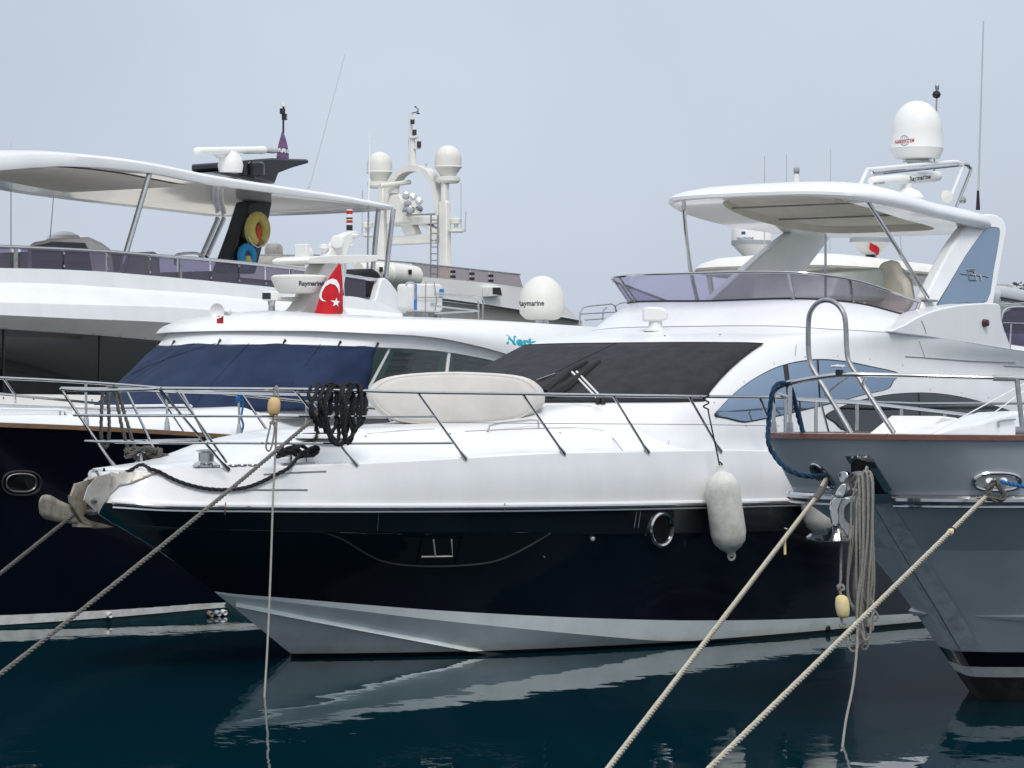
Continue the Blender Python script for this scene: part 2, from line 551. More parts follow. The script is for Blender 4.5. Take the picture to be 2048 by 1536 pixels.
_tc = {}
def text2d(s, shear=0.0, bold=0.0):
    k = (s, shear, bold)
    if k in _tc: return _tc[k]
    cu = bpy.data.curves.new('t', 'FONT'); cu.body = s; cu.size = 1.0; cu.shear = shear; cu.offset = bold
    cu.resolution_u = 3
    ob = bpy.data.objects.new('t', cu)
    COL.objects.link(ob)
    dg = bpy.context.evaluated_depsgraph_get()
    me = bpy.data.meshes.new_from_object(ob.evaluated_get(dg))
    V = [(v.co.x, v.co.y) for v in me.vertices]
    Fc = [tuple(p.vertices) for p in me.polygons]
    bpy.data.objects.remove(ob); bpy.data.curves.remove(cu); bpy.data.meshes.remove(me)
    if V:
        x0, x1 = min(v[0] for v in V), max(v[0] for v in V)
        V = [((a - x0) / (x1 - x0), b / 0.72) for a, b in V]
    _tc[k] = (V, Fc)
    return V, Fc

def letters(name, s, fr, target, a, b, h, m, parent, off=0.004, shear=0.0, bold=0.0, lean=0.0):
    """lettering on a surface: baseline from a to b and cap height h, as the photo shows them. target: bvh or a plane dict"""
    V2, Fc = text2d(s, shear, bold)
    V = []
    for u, v in V2:
        px = a[0] + (b[0] - a[0]) * u + v * lean
        py = a[1] + (b[1] - a[1]) * u - v * h
        if isinstance(target, dict):
            q = fr.at(px, py, **target)
            d = fr.dir(px, py).normalized(); q = q - d * off
        else:
            q, n = fr.hit(target, px, py, off)
            if q is None: q = V[-1] if V else Vector((0, 0, 0))
        V.append(q)
    return mesh(name, (V, Fc), m, parent, smooth=0)

# ================================================================== water
def water():
    m = bpy.data.materials.new('sea_water'); m.use_nodes = True
    nt = m.node_tree; b = nt.nodes['Principled BSDF']
    b.inputs['Base Color'].default_value = (0.0010, 0.0215, 0.0325, 1)
    b.inputs['Roughness'].default_value = 0.015
    b.inputs['IOR'].default_value = 1.333
    g = nt.nodes.new('ShaderNodeNewGeometry')
    def wave(scale, detail, dist, sx=1.0, sy=1.0, rot=0.0):
        mp = nt.nodes.new('ShaderNodeMapping')
        mp.inputs['Scale'].default_value = (sx, sy, 1)
        mp.inputs['Rotation'].default_value = (0, 0, rot)
        n = nt.nodes.new('ShaderNodeTexNoise')
        n.inputs['Scale'].default_value = scale
        n.inputs['Detail'].default_value = detail
        n.inputs['Roughness'].default_value = 0.45
        nt.links.new(g.outputs['Position'], mp.inputs[0])
        nt.links.new(mp.outputs[0], n.inputs['Vector'])
        mu = nt.nodes.new('ShaderNodeMath'); mu.operation = 'MULTIPLY'
        mu.inputs[1].default_value = dist
        nt.links.new(n.outputs['Fac'], mu.inputs[0])
        return mu
    a = wave(0.55, 1.5, 0.013, 1.0, 0.8, 0.3)
    c = wave(1.7, 2.0, 0.0040, 1.3, 0.7, -0.4)
    # patches of ruffled and slick water
    ms = nt.nodes.new('ShaderNodeTexNoise'); ms.inputs['Scale'].default_value = 0.16; ms.inputs['Detail'].default_value = 2
    nt.links.new(g.outputs['Position'], ms.inputs['Vector'])
    mr = nt.nodes.new('ShaderNodeMapRange')
    mr.inputs['From Min'].default_value = 0.42; mr.inputs['From Max'].default_value = 0.62
    mr.inputs['To Min'].default_value = 0.25; mr.inputs['To Max'].default_value = 1.2
    nt.links.new(ms.outputs['Fac'], mr.inputs['Value'])
    f = wave(6.5, 2.0, 0.0011, 1.2, 0.8, 0.9)
    fm = nt.nodes.new('ShaderNodeMath'); fm.operation = 'MULTIPLY'
    nt.links.new(f.outputs[0], fm.inputs[0]); nt.links.new(mr.outputs[0], fm.inputs[1])
    s1 = nt.nodes.new('ShaderNodeMath'); s1.operation = 'ADD'
    s2 = nt.nodes.new('ShaderNodeMath'); s2.operation = 'ADD'
    nt.links.new(a.outputs[0], s1.inputs[0]); nt.links.new(c.outputs[0], s1.inputs[1])
    nt.links.new(s1.outputs[0], s2.inputs[0]); nt.links.new(fm.outputs[0], s2.inputs[1])
    bp = nt.nodes.new('ShaderNodeBump')
    bp.inputs['Strength'].default_value = 1.0
    bp.inputs['Distance'].default_value = 1.0
    nt.links.new(s2.outputs[0], bp.inputs['Height'])
    nt.links.new(bp.outputs[0], b.inputs['Normal'])
    MATS['sea_water'] = m
    o = mesh('water', ([(-900, -60, 0), (900, -60, 0), (900, 2500, 0), (-900, 2500, 0)], [(0, 1, 2, 3)]), 'sea_water', smooth=0)
    setp(o, 'dark teal calm harbour water under the boats', kind='structure')
water()

# ================================================================== the black and white flybridge yacht
M = Frame(-4.36, 36.6, 50)
YM = M.empty('motor_yacht', 'black and white flybridge motor yacht with 64 on its arch window', 'yacht')

bd = itp([(0.12, 0), (0.2, .24), (.45, .48), (1.1, .86), (2, 1.33), (3, 1.72), (4.5, 2.09), (6, 2.305), (8, 2.435), (10, 2.495), (14, 2.5), (19.5, 2.35)])
br = itp([(0, 0), (.06, .25), (.3, .54), (1.1, 1.0), (2, 1.42), (3, 1.77), (4.5, 2.14), (6, 2.36), (8, 2.49), (10, 2.55), (14, 2.55), (19.5, 2.4)])
bc = itp([(1.76, 0), (2.5, .55), (3.2, .98), (4, 1.38), (4.9, 1.75), (6, 2.08), (7.4, 2.3), (10, 2.42), (14, 2.45), (19.5, 2.35)])
def zcurve(fr, trace, pf, extra=()):
    pts = []
    for a, b in trace:
        q = fr.on(a, b, pf)
        pts.append((q.x, q.z))
    return itp(sorted(pts + list(extra)))
zd = zcurve(M, [(455, 939), (712, 929), (930, 917), (1127, 907), (1295, 904), (1440, 902), (1600, 904)], bd, [(0.1, 2.12)])
zr = zcurve(M, [(330, 1012), (500, 1014), (700, 1015), (1000, 1014), (1300, 1010), (1600, 1003)], br, [(0.0, 1.80)])
zc = zcurve(M, [(470, 1188), (560, 1195), (700, 1207), (850, 1219), (1000, 1228), (1200, 1237), (1400, 1241), (1600, 1238), (1850, 1226)], bc, [(1.76, .79)])
XE = 19.5
def ts(n, k=1.7): return [(i / (n - 1)) ** k for i in range(n)]
TS = ts(70)
def row(x0, pf, zf): return [((x0 + (XE - x0) * t), -pf(x0 + (XE - x0) * t), zf(x0 + (XE - x0) * t)) for t in TS]
def lerp3(a, b, v): return tuple(i + (j - i) * v for i, j in zip(a, b))
r_deck = row(0.12, bd, zd)
r_rub = row(0.0, br, zr)
r_chi = row(1.76, bc, zc)
# stem line meets the water 3.03 m aft of the bow
def chine_low(x):   # lower edge of the chine flat
    return max(0.0, bc(x) - 0.02 - 0.05 * min(1, max(0, (x - 1.76) / 5)))
def chine_drop(x): return zc(x) - 0.02 - 0.22 * min(1, max(0, (x - 1.76) / 5.0)) ** 1.1
r_chl = row(1.80, chine_low, chine_drop)
keel = lambda x: -0.62 * (x - 3.03) if x < 4.2 else -0.73
r_keel = [(x, 0.0, (0.79 - 0.622 * (x - 1.76)) if x < 3.03 else max(-1.8, -0.62 * (x - 3.03) - .2 * (x - 3.03) ** 2)) for x in [1.84 + (XE - 1.84) * t for t in TS]]

rows = []
up = [r_deck]
for v in (.25, .5, .75): up.append([(lambda q: (q[0], q[1] * (1 + 0.012 * math.sin(math.pi * v)), q[2]))(lerp3(a, b, v)) for a, b in zip(r_deck, r_rub)])
up.append(r_rub)
g = grid(up)
band = grid([r_rub, [lerp3(a, b, .12) for a, b in zip(r_rub, r_chi)], [lerp3(a, b, .24) for a, b in zip(r_rub, r_chi)]])
low = []
for v in (.24, .245, .3, .4, .5, .6, .7, .8, .9, 1.0):
    rr_ = []
    for a, b in zip(r_rub, r_chi):
        q = lerp3(a, b, v)
        k = max(0.0, 1 - a[0] / 9)               # hollow flare forward
        ins = (0.0 if v == .24 else 0.022) * (1 - v) + 0.16 * k * math.sin(math.pi * (v - .2) / .8) * min(1, -a[1] / .8)
        y = q[1] + ins * (1 if q[1] < 0 else 0)
        rr_.append((q[0], min(0.0, y), q[2]))
    low.append(rr_)
gl = grid(low)
bott = grid([r_chi, r_chl])
bot2 = [[lerp3(a, b, v) for a, b in zip(r_chl, r_keel)] for v in (0, .25, .5, .75, 1)]
gb2 = grid(bot2)
tr = [list(r[-1]) for r in (r_deck, r_rub, r_chi, r_chl, r_keel)]
hull_white = mesh('topside_band', [g, mirror(g)], 'gelcoat', YM, smooth=25)
hull_band = mesh('hull_stripe', [band, mirror(band)], 'hull_band', YM, smooth=25)
hull = mesh('hull', [gl, mirror(gl)], 'hull_black', YM, smooth=25)
bottom = mesh('hull_bottom', [bott, mirror(bott), gb2, mirror(gb2)], 'bottom_paint', YM, smooth=25)
tv = [(XE, y, z) for _, y, z in tr] + [(XE, -y, z) for _, y, z in reversed(tr)]
mesh('transom', (tv, [tuple(range(len(tv)))]), 'hull_black', YM, smooth=0)
HB = bvhs([hull_white, hull_band, hull, bottom])

# spray rail along the bottom
sp = []
for a, b in [(472, 1205), (560, 1223), (700, 1250), (850, 1279), (960, 1301), (1010, 1311)]:
    q, n = M.hit(bvh(bottom), a, b, 0.0)
    if q: sp.append((q, n))
for sgn in (1, -1):
    V = []
    for i, (q, n) in enumerate(sp):
        w = 0.012 + 0.055 * i / len(sp)
        s_ = Vector((0, 0, 1))
        A = [q, q + n * 0.01 + Vector((0, 0, w * .6)), q + n * 0.055 + Vector((0, 0, 0.0)), q + n * 0.012 - Vector((0, 0, w * .55))]
        V.append([(p.x, p.y * sgn, p.z) for p in A])
    mesh('spray_rail', grid(V, cu=True), 'bottom_paint', YM, smooth=30)

# rubbing strake: white moulding, steel bar, thin lower bead
for sgn in (1, -1):
    def off(rw, o, dz): return [(x, (y - o) * sgn, z + dz) for x, y, z in rw]
    ru = mesh('rub_rail', tube(off(r_rub[2:], 0.012, 0.012), 0.032, 8), 'gelcoat', YM)
    mesh('steel_strip', tube(off(r_rub[2:56], 0.038, 0.0), 0.02, 8), 'steel', ru)
    mesh('lower_bead', tube(off(r_rub[2:], 0.008, -0.045), 0.011, 6), 'gelcoat', ru)

# deck and raised foredeck trunk
zt = itp([(0.1, 2.12), (.5, 2.16), (1.2, 2.21), (1.75, 2.30), (2.2, 2.39), (2.8, 2.47), (3.5, 2.53), (4.5, 2.545), (5.6, 2.57), (6.2, 2.66), (6.65, 2.77), (8, 2.84), (20, 2.84)])
def trunk(q, x):
    e = 0.90 if x > 2 else 0.7 + 0.1 * x
    t = min(1, max(0, (e - q) / (e - 0.42)))
    return t * t * (3 - 2 * t)
QS = [1.0, .985, .96, .92, .88, .84, .8, .75, .7, .65, .6, .55, .5, .4, .3, .15, 0]
rows = []
for i in range(60):
    x = 0.13 + (17 - 0.13) * (i / 59) ** 1.4
    b, z0, z1 = bd(x), zd(x), max(zd(x) + .02, zt(x))
    r_ = []
    for q in QS:
        lip = 0.0 if q in (1.0,) else (0.018 if q > .95 else 0.0)
        r_.append((x, -b * q, z0 + lip + (z1 - z0) * trunk(q, x) + 0.02 * (1 - q)))
    rows.append(r_)
gd = grid(rows)
deck = mesh('foredeck', [gd, mirror(gd)], 'gelcoat', YM, smooth=30)
DB = bvhs([deck, hull_white])

# deckhouse: rings from the side deck up to the flybridge knuckle
RINGS = [
    [(6.3, 0, 2.45), (6.6, .95, 2.4), (7.1, 1.65, 2.28), (7.6, 2.10, 2.12), (8.6, 2.28, 2.05), (10.5, 2.34, 2.02), (13, 2.36, 2.02), (17.5, 2.27, 2.0)],
    [(6.65, 0, 2.81), (6.88, .9, 2.81), (7.3, 1.55, 2.81), (7.8, 2.0, 2.815), (8.8, 2.18, 2.84), (10.5, 2.25, 2.87), (13, 2.28, 2.87), (17.5, 2.2, 2.75)],
    [(8.86, 0, 3.54), (8.93, .9, 3.54), (9.06, 1.45, 3.535), (9.26, 1.85, 3.525), (9.95, 2.06, 3.48), (11.1, 2.16, 3.42), (13.2, 2.21, 3.30), (17.5, 2.15, 3.1)],
    [(10.2, 0, 3.77), (10.25, .9, 3.77), (10.38, 1.5, 3.755), (10.63, 1.95, 3.72), (11.2, 2.13, 3.70), (12.35, 2.24, 3.655), (14.2, 2.30, 3.50), (17.5, 2.25, 3.3)],
]
def ring_pt(R, s):
    a = abs(s)
    P = [(R[1][0], -R[1][1], R[1][2])] + R
    q = crs(P, a + 1)
    return (q[0], -q[1] if s >= 0 else q[1], q[2])
def house(s, v, RR=RINGS):
    return crs([ring_pt(R, s) for R in RR], v)
SS = [i / 8 for i in range(-56, 57)]
VV = [0, .3, .6, .85, 1, 1.15, 1.3, 1.5, 1.7, 1.85, 2, 2.15, 2.3, 2.5, 2.7, 2.85, 2.95, 3]
hs = grid([[house(s, v) for s in SS] for v in VV])
cabin = mesh('deckhouse', hs, 'gelcoat', YM, smooth=35)
# flybridge coaming
COAM = [
    [(a + .03, p - .03, z + .0) for a, p, z in RINGS[3]],
    [(10.45, 0, 3.93), (10.5, .85, 3.93), (10.6, 1.4, 3.925), (10.86, 1.79, 3.9), (11.4, 1.96, 3.87), (12.5, 2.08, 3.79), (14.2, 2.16, 3.62), (17.5, 2.1, 3.45)],
    [(10.7, 0, 4.10), (10.72, .8, 4.11), (10.82, 1.3, 4.11), (11.1, 1.62, 4.09), (11.65, 1.79, 4.04), (12.57, 1.9, 3.90), (14.2, 2.0, 3.75), (17.5, 2.0, 3.6)],
]
cg = grid([[house(s, v, COAM) for s in SS] for v in (0, .15, .5, 1, 1.5, 1.8, 1.95, 2)])
inner = [[(lambda q: (q[0] + .08, q[1] * .95, q[2] - d))(house(s, 2, COAM)) for s in SS] for d in (0.0, .42)]
coam = mesh('flybridge_coaming', [cg, grid([[house(s, 2, COAM) for s in SS]] + inner)], 'gelcoat', YM, smooth=40)
fl = [house(s, 2, COAM) for s in SS]
mesh('flybridge_floor', ([(q[0] + .05, q[1] * .96, 3.56) for q in fl], [tuple(range(len(fl)))]), 'gelcoat_warm', YM, smooth=0)
CB = bvhs([cabin, coam])
# groove under the coaming
mesh('coaming_groove', tube([(lambda q: (q[0] - .004, q[1] * 1.001, q[2] + .004))(house(s, 0, COAM)) for s in SS], 0.006, 5), 'seam', YM)

# windscreen tint below the cover, wiper posts
cov = [[(lambda q, n: (q[0] - .012, q[1], q[2] + .016))(house(s, v), None) for s in [k / 8 for k in range(-25, 26)]] for v in (1.02, 1.1, 1.2, 1.35, 1.5, 1.65, 1.8, 1.9, 1.98)]
scr = mesh('windscreen', grid([[(q[0] - .004, q[1], q[2] + .006) for q in r] for r in [[house(s, v) for s in [k / 8 for k in range(-24, 25)]] for v in (1.05, 1.3, 1.6, 1.95)]]), 'glass_dark', YM)
cv = mesh('windscreen_cover', grid(cov), 'cover_charcoal', None, fr=M)
solid(cv, 0.006)
setp(cv, 'charcoal fabric cover laced over the front windscreen of the black and white yacht', 'cover')
seamP = [(lambda q: (q[0] - .016, q[1], q[2] + .022))(house(0, v)) for v in (1.02, 1.25, 1.5, 1.75, 1.97)]
mesh('seam', tube(seamP, .008, 6), 'cover_charcoal', cv)
mesh('top_hem', tube([(q[0], q[1], q[2] + .004) for q in cov[-1]], .009, 6), 'black_fabric', cv)
mesh('bottom_hem', tube(cov[0], .008, 6), 'black_fabric', cv)
COVB = bvh(cv)

# side windows
def wnd(outline, cuts, glass='glass_blue', name='side_window', bv=CB, fr=M, par=YM, gk=True):
    ol = spl(outline, 4, True)
    o = mesh(name, patch(fr, bv, ol, .005, 22), 'gasket', par, smooth=60)
    cx = sum(p[0] for p in outline) / len(outline); cy = sum(p[1] for p in outline) / len(outline)
    def clip(poly, a, b):     # keep what lies right of the line a->b
        out = []
        for i in range(len(poly)):
            p, q = poly[i], poly[(i + 1) % len(poly)]
            d1 = (b[0] - a[0]) * (p[1] - a[1]) - (b[1] - a[1]) * (p[0] - a[0])
            d2 = (b[0] - a[0]) * (q[1] - a[1]) - (b[1] - a[1]) * (q[0] - a[0])
            if d1 <= 0: out.append(p)
            if d1 * d2 < 0:
                t = d1 / (d1 - d2)
                out.append((p[0] + (q[0] - p[0]) * t, p[1] + (q[1] - p[1]) * t))
        return out
    inn = [(cx + (x - cx) * .985, cy + (y - cy) * .955) for x, y in ol]
    edges = [None] + list(cuts) + [None]
    for L_, R_ in zip(edges, edges[1:]):
        poly = inn
        if L_: poly = clip(poly, (L_[0][0] + L_[2], L_[0][1]), (L_[1][0] + L_[2], L_[1][1]))
        if R_: poly = clip(poly, (R_[1][0] - R_[2], R_[1][1]), (R_[0][0] - R_[2], R_[0][1]))
        if len(poly) > 2: mesh('pane', patch(fr, bv, poly, .010, 22), glass, o, smooth=60)
    return o
W1 = [(1428, 832), (1440, 815), (1470, 785), (1500, 762), (1535, 742), (1565, 730), (1600, 722), (1640, 718), (1690, 722), (1745, 733), (1797, 746), (1787, 762), (1775, 778), (1730, 789), (1660, 808), (1560, 832), (1500, 844), (1482, 845), (1453, 838)]
wnd(W1, [((1566, 700), (1584, 850), 5), ((1633, 700), (1641, 850), 2)])
W2 = [(1650, 831), (1680, 814), (1720, 800), (1775, 789), (1830, 785), (1880, 787), (1930, 795), (1975, 807), (2020, 822), (2000, 828), (1940, 846), (1860, 860), (1760, 868), (1690, 862), (1668, 846)]
wnd(W2, [((1830, 700), (1842, 900), 2)], 'glass_dark')
for a, b in [(1488, 764), (1548, 727), (1610, 714), (1675, 712), (1740, 718), (1805, 731), (1428, 805), (1432, 836), (1492, 852), (1565, 840), (1860, 779), (1922, 786), (1977, 795)]:
    q, n = M.hit(CB, a, b, 0.002)
    if q: mesh('snap_stud', lathe([(0.008, 0), (0.006, .005), (0, .007)], q, 8, n), 'steel_dull', cabin)
# styling groove and handrail aft
gp = [M.hit(CB, a, b, .003)[0] for a, b in [(1810, 713), (1870, 717), (1940, 722), (2030, 725)]]
mesh('styling_groove', tube([q for q in gp if q], .007, 5), 'seam', cabin)
hr = [M.at(a, b, p=2.33) for a, b in [(2008, 732), (2080, 735)]]
mesh('grab_rail', tube(hr, .016, 8), 'steel', YM)

# flybridge windscreen: acrylic panes between steel posts and a top rail
GB = COAM[2]
GT = [(10.38, 0, 4.455), (10.42, .85, 4.455), (10.57, 1.4, 4.44), (10.88, 1.70, 4.405), (11.5, 1.86, 4.32), (12.65, 1.93, 4.10), (13.4, 1.97, 3.95), (17.5, 2, 3.6)]
def gpt(s, v, o=0.0):
    a, b = ring_pt(GB, s), ring_pt(GT, s)
    q = lerp3(a, b, v)
    return (q[0] - o, q[1], q[2] + .01 * (1 - v))
SEG = [-5.0, -3.65, -1.9, 1.9, 3.65, 5.0]
for s0, s1 in zip(SEG, SEG[1:]):
    n = max(4, int((s1 - s0) * 6))
    sl = [s0 + .02 + (s1 - s0 - .04) * i / n for i in range(n + 1)]
    o = mesh('wind_deflector_pane', grid([[gpt(s, v) for s in sl] for v in (0, .5, .98)]), 'acrylic_violet', YM)
for s in SEG:
    st = mesh('deflector_post', tube([gpt(s, 0, .004), gpt(s, 1, .004)], .022, 6), 'steel_dull', YM)
mesh('deflector_rail', tube([gpt(-5 + i / 8, 1.0) for i in range(81)], .018, 8), 'steel', YM)
mesh('deflector_gasket', tube([gpt(-5 + i / 8, 0.0, .002) for i in range(81)], .011, 6), 'gasket', YM)

# arch legs with the glass fin, and the hip fairing they stand on
def parch(py): return 1.92 - max(0, (640 - py)) / 190 * .42
def legp(L): return [M.at(a, b, p=parch(b)) for a, b in L]
LEG = spl([(1828, 642), (1842, 612), (1856, 585), (1878, 541), (1905, 492), (1934, 452), (1958, 432), (1985, 428), (2004, 436), (2014, 456), (2011, 482), (1997, 560), (1987, 612), (1985, 640), (1900, 650)], 3, True)
FIN = spl([(1873, 615), (1876, 607), (1900, 566), (1932, 510), (1964, 466), (1976, 456), (1993, 456), (1998, 463), (1995, 490), (1986, 540), (1973, 601), (1930, 605), (1895, 609)], 3, True)
for sgn in (1, -1):
    def mm(P): return [(q.x, q.y * sgn, q.z) for q in P]
    A = legp(LEG)
    leg = mesh('arch_leg', plate(mm(A), (0, .16 * sgn, 0)), 'gelcoat', YM, smooth=50, bevel=.035, seg=3)
    Bm = [q + Vector((0, -.004, 0)) for q in legp([(1935 + (a - 1935) * 1.02, 540 + (b - 540) * 1.015) for a, b in FIN])]
    mesh('gasket', plate(mm(Bm), (0, .02 * sgn, 0)), 'gasket', leg, smooth=0)
    Gm = [q + Vector((0, -.010, 0)) for q in legp(FIN)]
    fin = mesh('fin_window', plate(mm(Gm), (0, .016 * sgn, 0)), 'glass_blue', leg, smooth=0)
FAIR = spl([(1786, 664), (1812, 648), (1840, 632), (1882, 617), (1930, 609), (1984, 606), (2001, 612), (2003, 635), (2010, 664), (2022, 698), (2000, 697), (1940, 688), (1860, 675)], 3, True)
for sgn in (1, -1):
    A = [M.at(a, b, p=2.26) for a, b in FAIR]
    fa = mesh('hip_fairing', plate([(q.x, q.y * sgn, q.z) for q in A], (0, .42 * sgn, 0)), 'gelcoat', YM, smooth=50, bevel=.04, seg=3)
    if sgn == 1:
        q = M.at(1969, 646, p=2.27)
        mesh('navigation_light', lathe([(0, -.03), (.05, -.03), (.055, 0), (.045, .05), (0, .06)], q, 14, (0, -1, 0)), 'dark_red', YM)
        jl = [M.at(a, b, p=2.265) for a, b in [(1843, 641), (1848, 652), (1853, 668)]]
        mesh('joint_line', tube(jl, .004, 5), 'seam', fa)
# 64 badge in bright metal on the fin
def badge(P): return [q + Vector((0, -.022, 0)) for q in legp(P)]
bg = []
for P in ([(1919, 547), (1933, 549)], [(1932, 540), (1946, 543), (1948, 539), (1934, 539), (1937, 560), (1950, 561), (1948, 551), (1935, 549)],
          [(1946, 541), (1948, 550), (1961, 552)], [(1954, 549), (1975, 554)], [(1957, 547), (1961, 562)]):
    bg.append(tube(badge(P), .007, 6))
mesh('number_badge', bg, 'steel', YM)

# hardtop
HT = [(11.28, 0), (11.31, .7), (11.48, 1.2), (11.95, 1.56), (12.7, 1.74), (13.8, 1.74), (14.8, 1.62), (15.25, 1.25), (15.32, .6), (15.33, 0)]
zt_h = itp([(11.28, 5.525), (12, 5.53), (13.6, 5.36), (15.4, 5.27)])
zb_h = itp([(11.28, 5.46), (12, 5.375), (13.6, 5.20), (15.4, 5.09)])
def hout(k, zf, dz, n=48):
    half = [crs([(HT[1][0], -HT[1][1])] + HT + [(HT[-2][0], -HT[-2][1])], 1 + i * (len(HT) - 1) / n) for i in range(n + 1)]
    full = half + [(a, -b) for a, b in reversed(half[1:-1])]
    cx = 13.3
    return [(cx + (a - cx) * (1 - (1 - k) * .8), -b * k, zf(a) + dz) for a, b in full]
zmid = lambda x: (zt_h(x) + zb_h(x)) / 2
lay = [hout(.5, zt_h, .155), hout(.75, zt_h, .115), hout(.9, zt_h, .06), hout(.97, zt_h, .012), hout(1, zmid, .02), hout(1.0, zmid, -.02), hout(.985, zb_h, .02), hout(.965, zb_h, 0)]
ht = mesh('hardtop', [grid(lay, cu=True), (hout(.5, zt_h, .155), [tuple(range(96))])], 'gelcoat', YM, smooth=45)
under = [hout(.966, zb_h, .001), hout(.62, zb_h, .03)]
mesh('underside', grid(under, cu=True), 'gelcoat_underside', ht, smooth=30)
rec = hout(.62, zb_h, .03)
rec2 = [(x, y * .97, z + .09) for x, y, z in rec]
mesh('sunroof_surround', grid([rec, rec2], cu=True), 'liner_beige', ht, smooth=0)
mesh('sunroof_fabric', (rec2, [tuple(range(len(rec2)))]), 'liner_beige', ht, smooth=0)
for x in (12.6, 13.7):
    mesh('sunroof_batten', tube([(x, -1.1, zb_h(x) + .10), (x, 1.1, zb_h(x) + .10)], .012, 6), 'cover_taupe', ht)
lid = [hout(.5, zt_h, .16)]
mesh('aft_step', plate([(14.3, -.9, 5.4), (15.2, -.8, 5.34), (15.2, .8, 5.34), (14.3, .9, 5.4)], (0, 0, .09)), 'gelcoat', ht, bevel=.03)
HTB = bvh(ht)
for sgn in (1, -1):
    P = [M.at(a, b, p=pp) for a, b, pp in [(1736, 404, 1.48), (1775, 465, 1.62), (1815, 530, 1.75), (1856, 597, 1.86)]]
    po = mesh('hardtop_post', tube([(q.x, q.y * sgn, q.z) for q in spl(P, 3) and [Vector(t) for t in spl(P, 3)]], .028, 10), 'steel', YM)
    q = P[-1]
    mesh('post_foot', box((q.x + .03, q.y * sgn, q.z - .03), (.22, .12, .03)), 'steel_dull', po)
q0, q1 = M.at(1651, 468, p=1.2), M.at(1651, 606, p=1.2)
mesh('boat_hook_pole', tube([q0, q1], .016, 8), 'steel_dull', YM)

# flybridge seats and console
def seat(x, p, w=.62):
    s = mesh('helm_seat', box((x, -p, 3.93), (.55, w, .16)), 'leather_cream', YM, bevel=.05, seg=3)
    pts = [(-.5, 0), (-.52, .35), (-.42, .55), (-.3, .62), (-.18, .84), (.18, .84), (.3, .62), (.42, .55), (.52, .35), (.5, 0)]
    o = spl([(x + .25, -p + a * w, 3.97 + b * .8) for a, b in pts], 2, True)
    mesh('backrest', plate(o, (.16, 0, .03)), 'leather_cream', s, smooth=50, bevel=.05, seg=3)
    mesh('pedestal', lathe([(.12, 0), (.08, .1), (.08, .36)], (x, -p, 3.57), 12), 'gelcoat_warm', s)
seat(13.05, .98)
cs = [(M.at(a, b, p=.35).x, M.at(a, b, p=.35).z) for a, b in [(1585, 598), (1600, 548), (1735, 536), (1752, 560), (1760, 605)]]
mesh('console_cover', plate([(x, -.95, z) for x, z in cs], (0, 1.3, 0)), 'cover_mint', YM, smooth=40, bevel=.05, seg=3)

# gear on the hardtop
PD, XD = .5, 14.7
dome_c = M.at(1834, 322, p=PD)
rd = 52.5 / F * 47.4
prof = [(0.05, -.0), (.15, 0), (.16, .02), (rd * .86, .035), (rd * .99, .14), (rd * 1.0, .17), (rd * 1.01, .175), (rd * .99, .19), (rd * .97, .40)]
prof += [(rd * .97 * math.cos(a), .40 + .42 * math.sin(a)) for a in [math.radians(k) for k in (12, 24, 36, 48, 60, 70, 80, 90)]]
dome = mesh('satellite_dome', lathe(prof, (dome_c.x, dome_c.y, dome_c.z), 40), 'radome', YM, smooth=40)
DOB = bvh(dome)
mesh('dome_foot', lathe([(.13, -.07), (.13, -.02), (.2, -.01), (.2, .0)], dome_c, 16), 'plastic_grey', dome)
letters('lettering', 'NAVISYSTEM', M, DOB, (1790, 288), (1829, 284), 7.5, 'ink_red', dome, .003, shear=.25, bold=.02)
gp = []
for k in range(25):
    a = 2 * math.pi * k / 24
    q, n = M.hit(DOB, 1809 + 9 * math.cos(a), 281 + 10 * math.sin(a), .002)
    gp.append(q)
gm = [tube(gp, .003, 4)]
for kx in (-.6, 0, .6):
    L = [M.hit(DOB, 1809 + 9 * kx * math.cos(a), 281 + 10 * math.sin(a), .002)[0] for a in [math.pi * (i / 10 - .5) for i in range(11)]]
    gm.append(tube(L, .002, 4))
mesh('globe_emblem', gm, 'ink_grey', dome)
for pp, H in ((.72, [(1712, 392), (1733, 344), (1748, 338), (1880, 326), (1912, 324), (1922, 329), (1924, 338), (1905, 386), (1899, 402)]), (.25, [(1733, 394), (1747, 351), (1760, 346), (1890, 333), (1930, 329), (1938, 334), (1940, 344), (1917, 402), (1912, 415)])):
    mesh('gantry_hoop', tube([Vector(t) for t in spl([M.at(a, b, p=pp) for a, b in H], 4)], .026, 10), 'gelcoat' if pp > .5 else 'steel', YM)
a_, b_ = M.at(1742, 364, p=.9), M.at(1878, 352, p=.35)
ax_ = (b_ - a_).normalized(); L_ = (b_ - a_).length
sec = [(.075 * math.cos(t) ** 1, .07 * math.sin(t)) for t in [2 * math.pi * k / 16 for k in range(16)]]
side_ = ax_.cross(Vector((0, 0, 1))).normalized()
rws = []
for f_, k_ in [(0, .55), (.015, .9), (.04, 1), (.5, 1), (.93, 1.06), (.975, .95), (1, .6)]:
    c_ = a_ + ax_ * L_ * f_
    rws.append([c_ + side_ * u * k_ + Vector((0, 0, 1)) * v * k_ for u, v in sec])
Vv, Ff = grid(rws, cu=True); Ff += [tuple(range(15, -1, -1)), tuple(6 * 16 + k for k in range(16))]
rad = mesh('radar_scanner', (Vv, Ff), 'radome', YM, smooth=50)
RB = bvh(rad)
letters('lettering', 'Raymarine', M, RB, (1819, 362), (1861, 357), 9, 'ink_dark', rad, .003, bold=.02)
letters('small_lettering', 'HD COLOR', M, RB, (1747, 369), (1769, 367), 4, 'ink_grey', rad, .003, bold=.02)
q = (a_ + b_) / 2
mesh('pedestal', lathe([(.24, -.33), (.25, -.25), (.19, -.17), (.08, -.12), (.08, -.06)], q, 24), 'radome', rad)
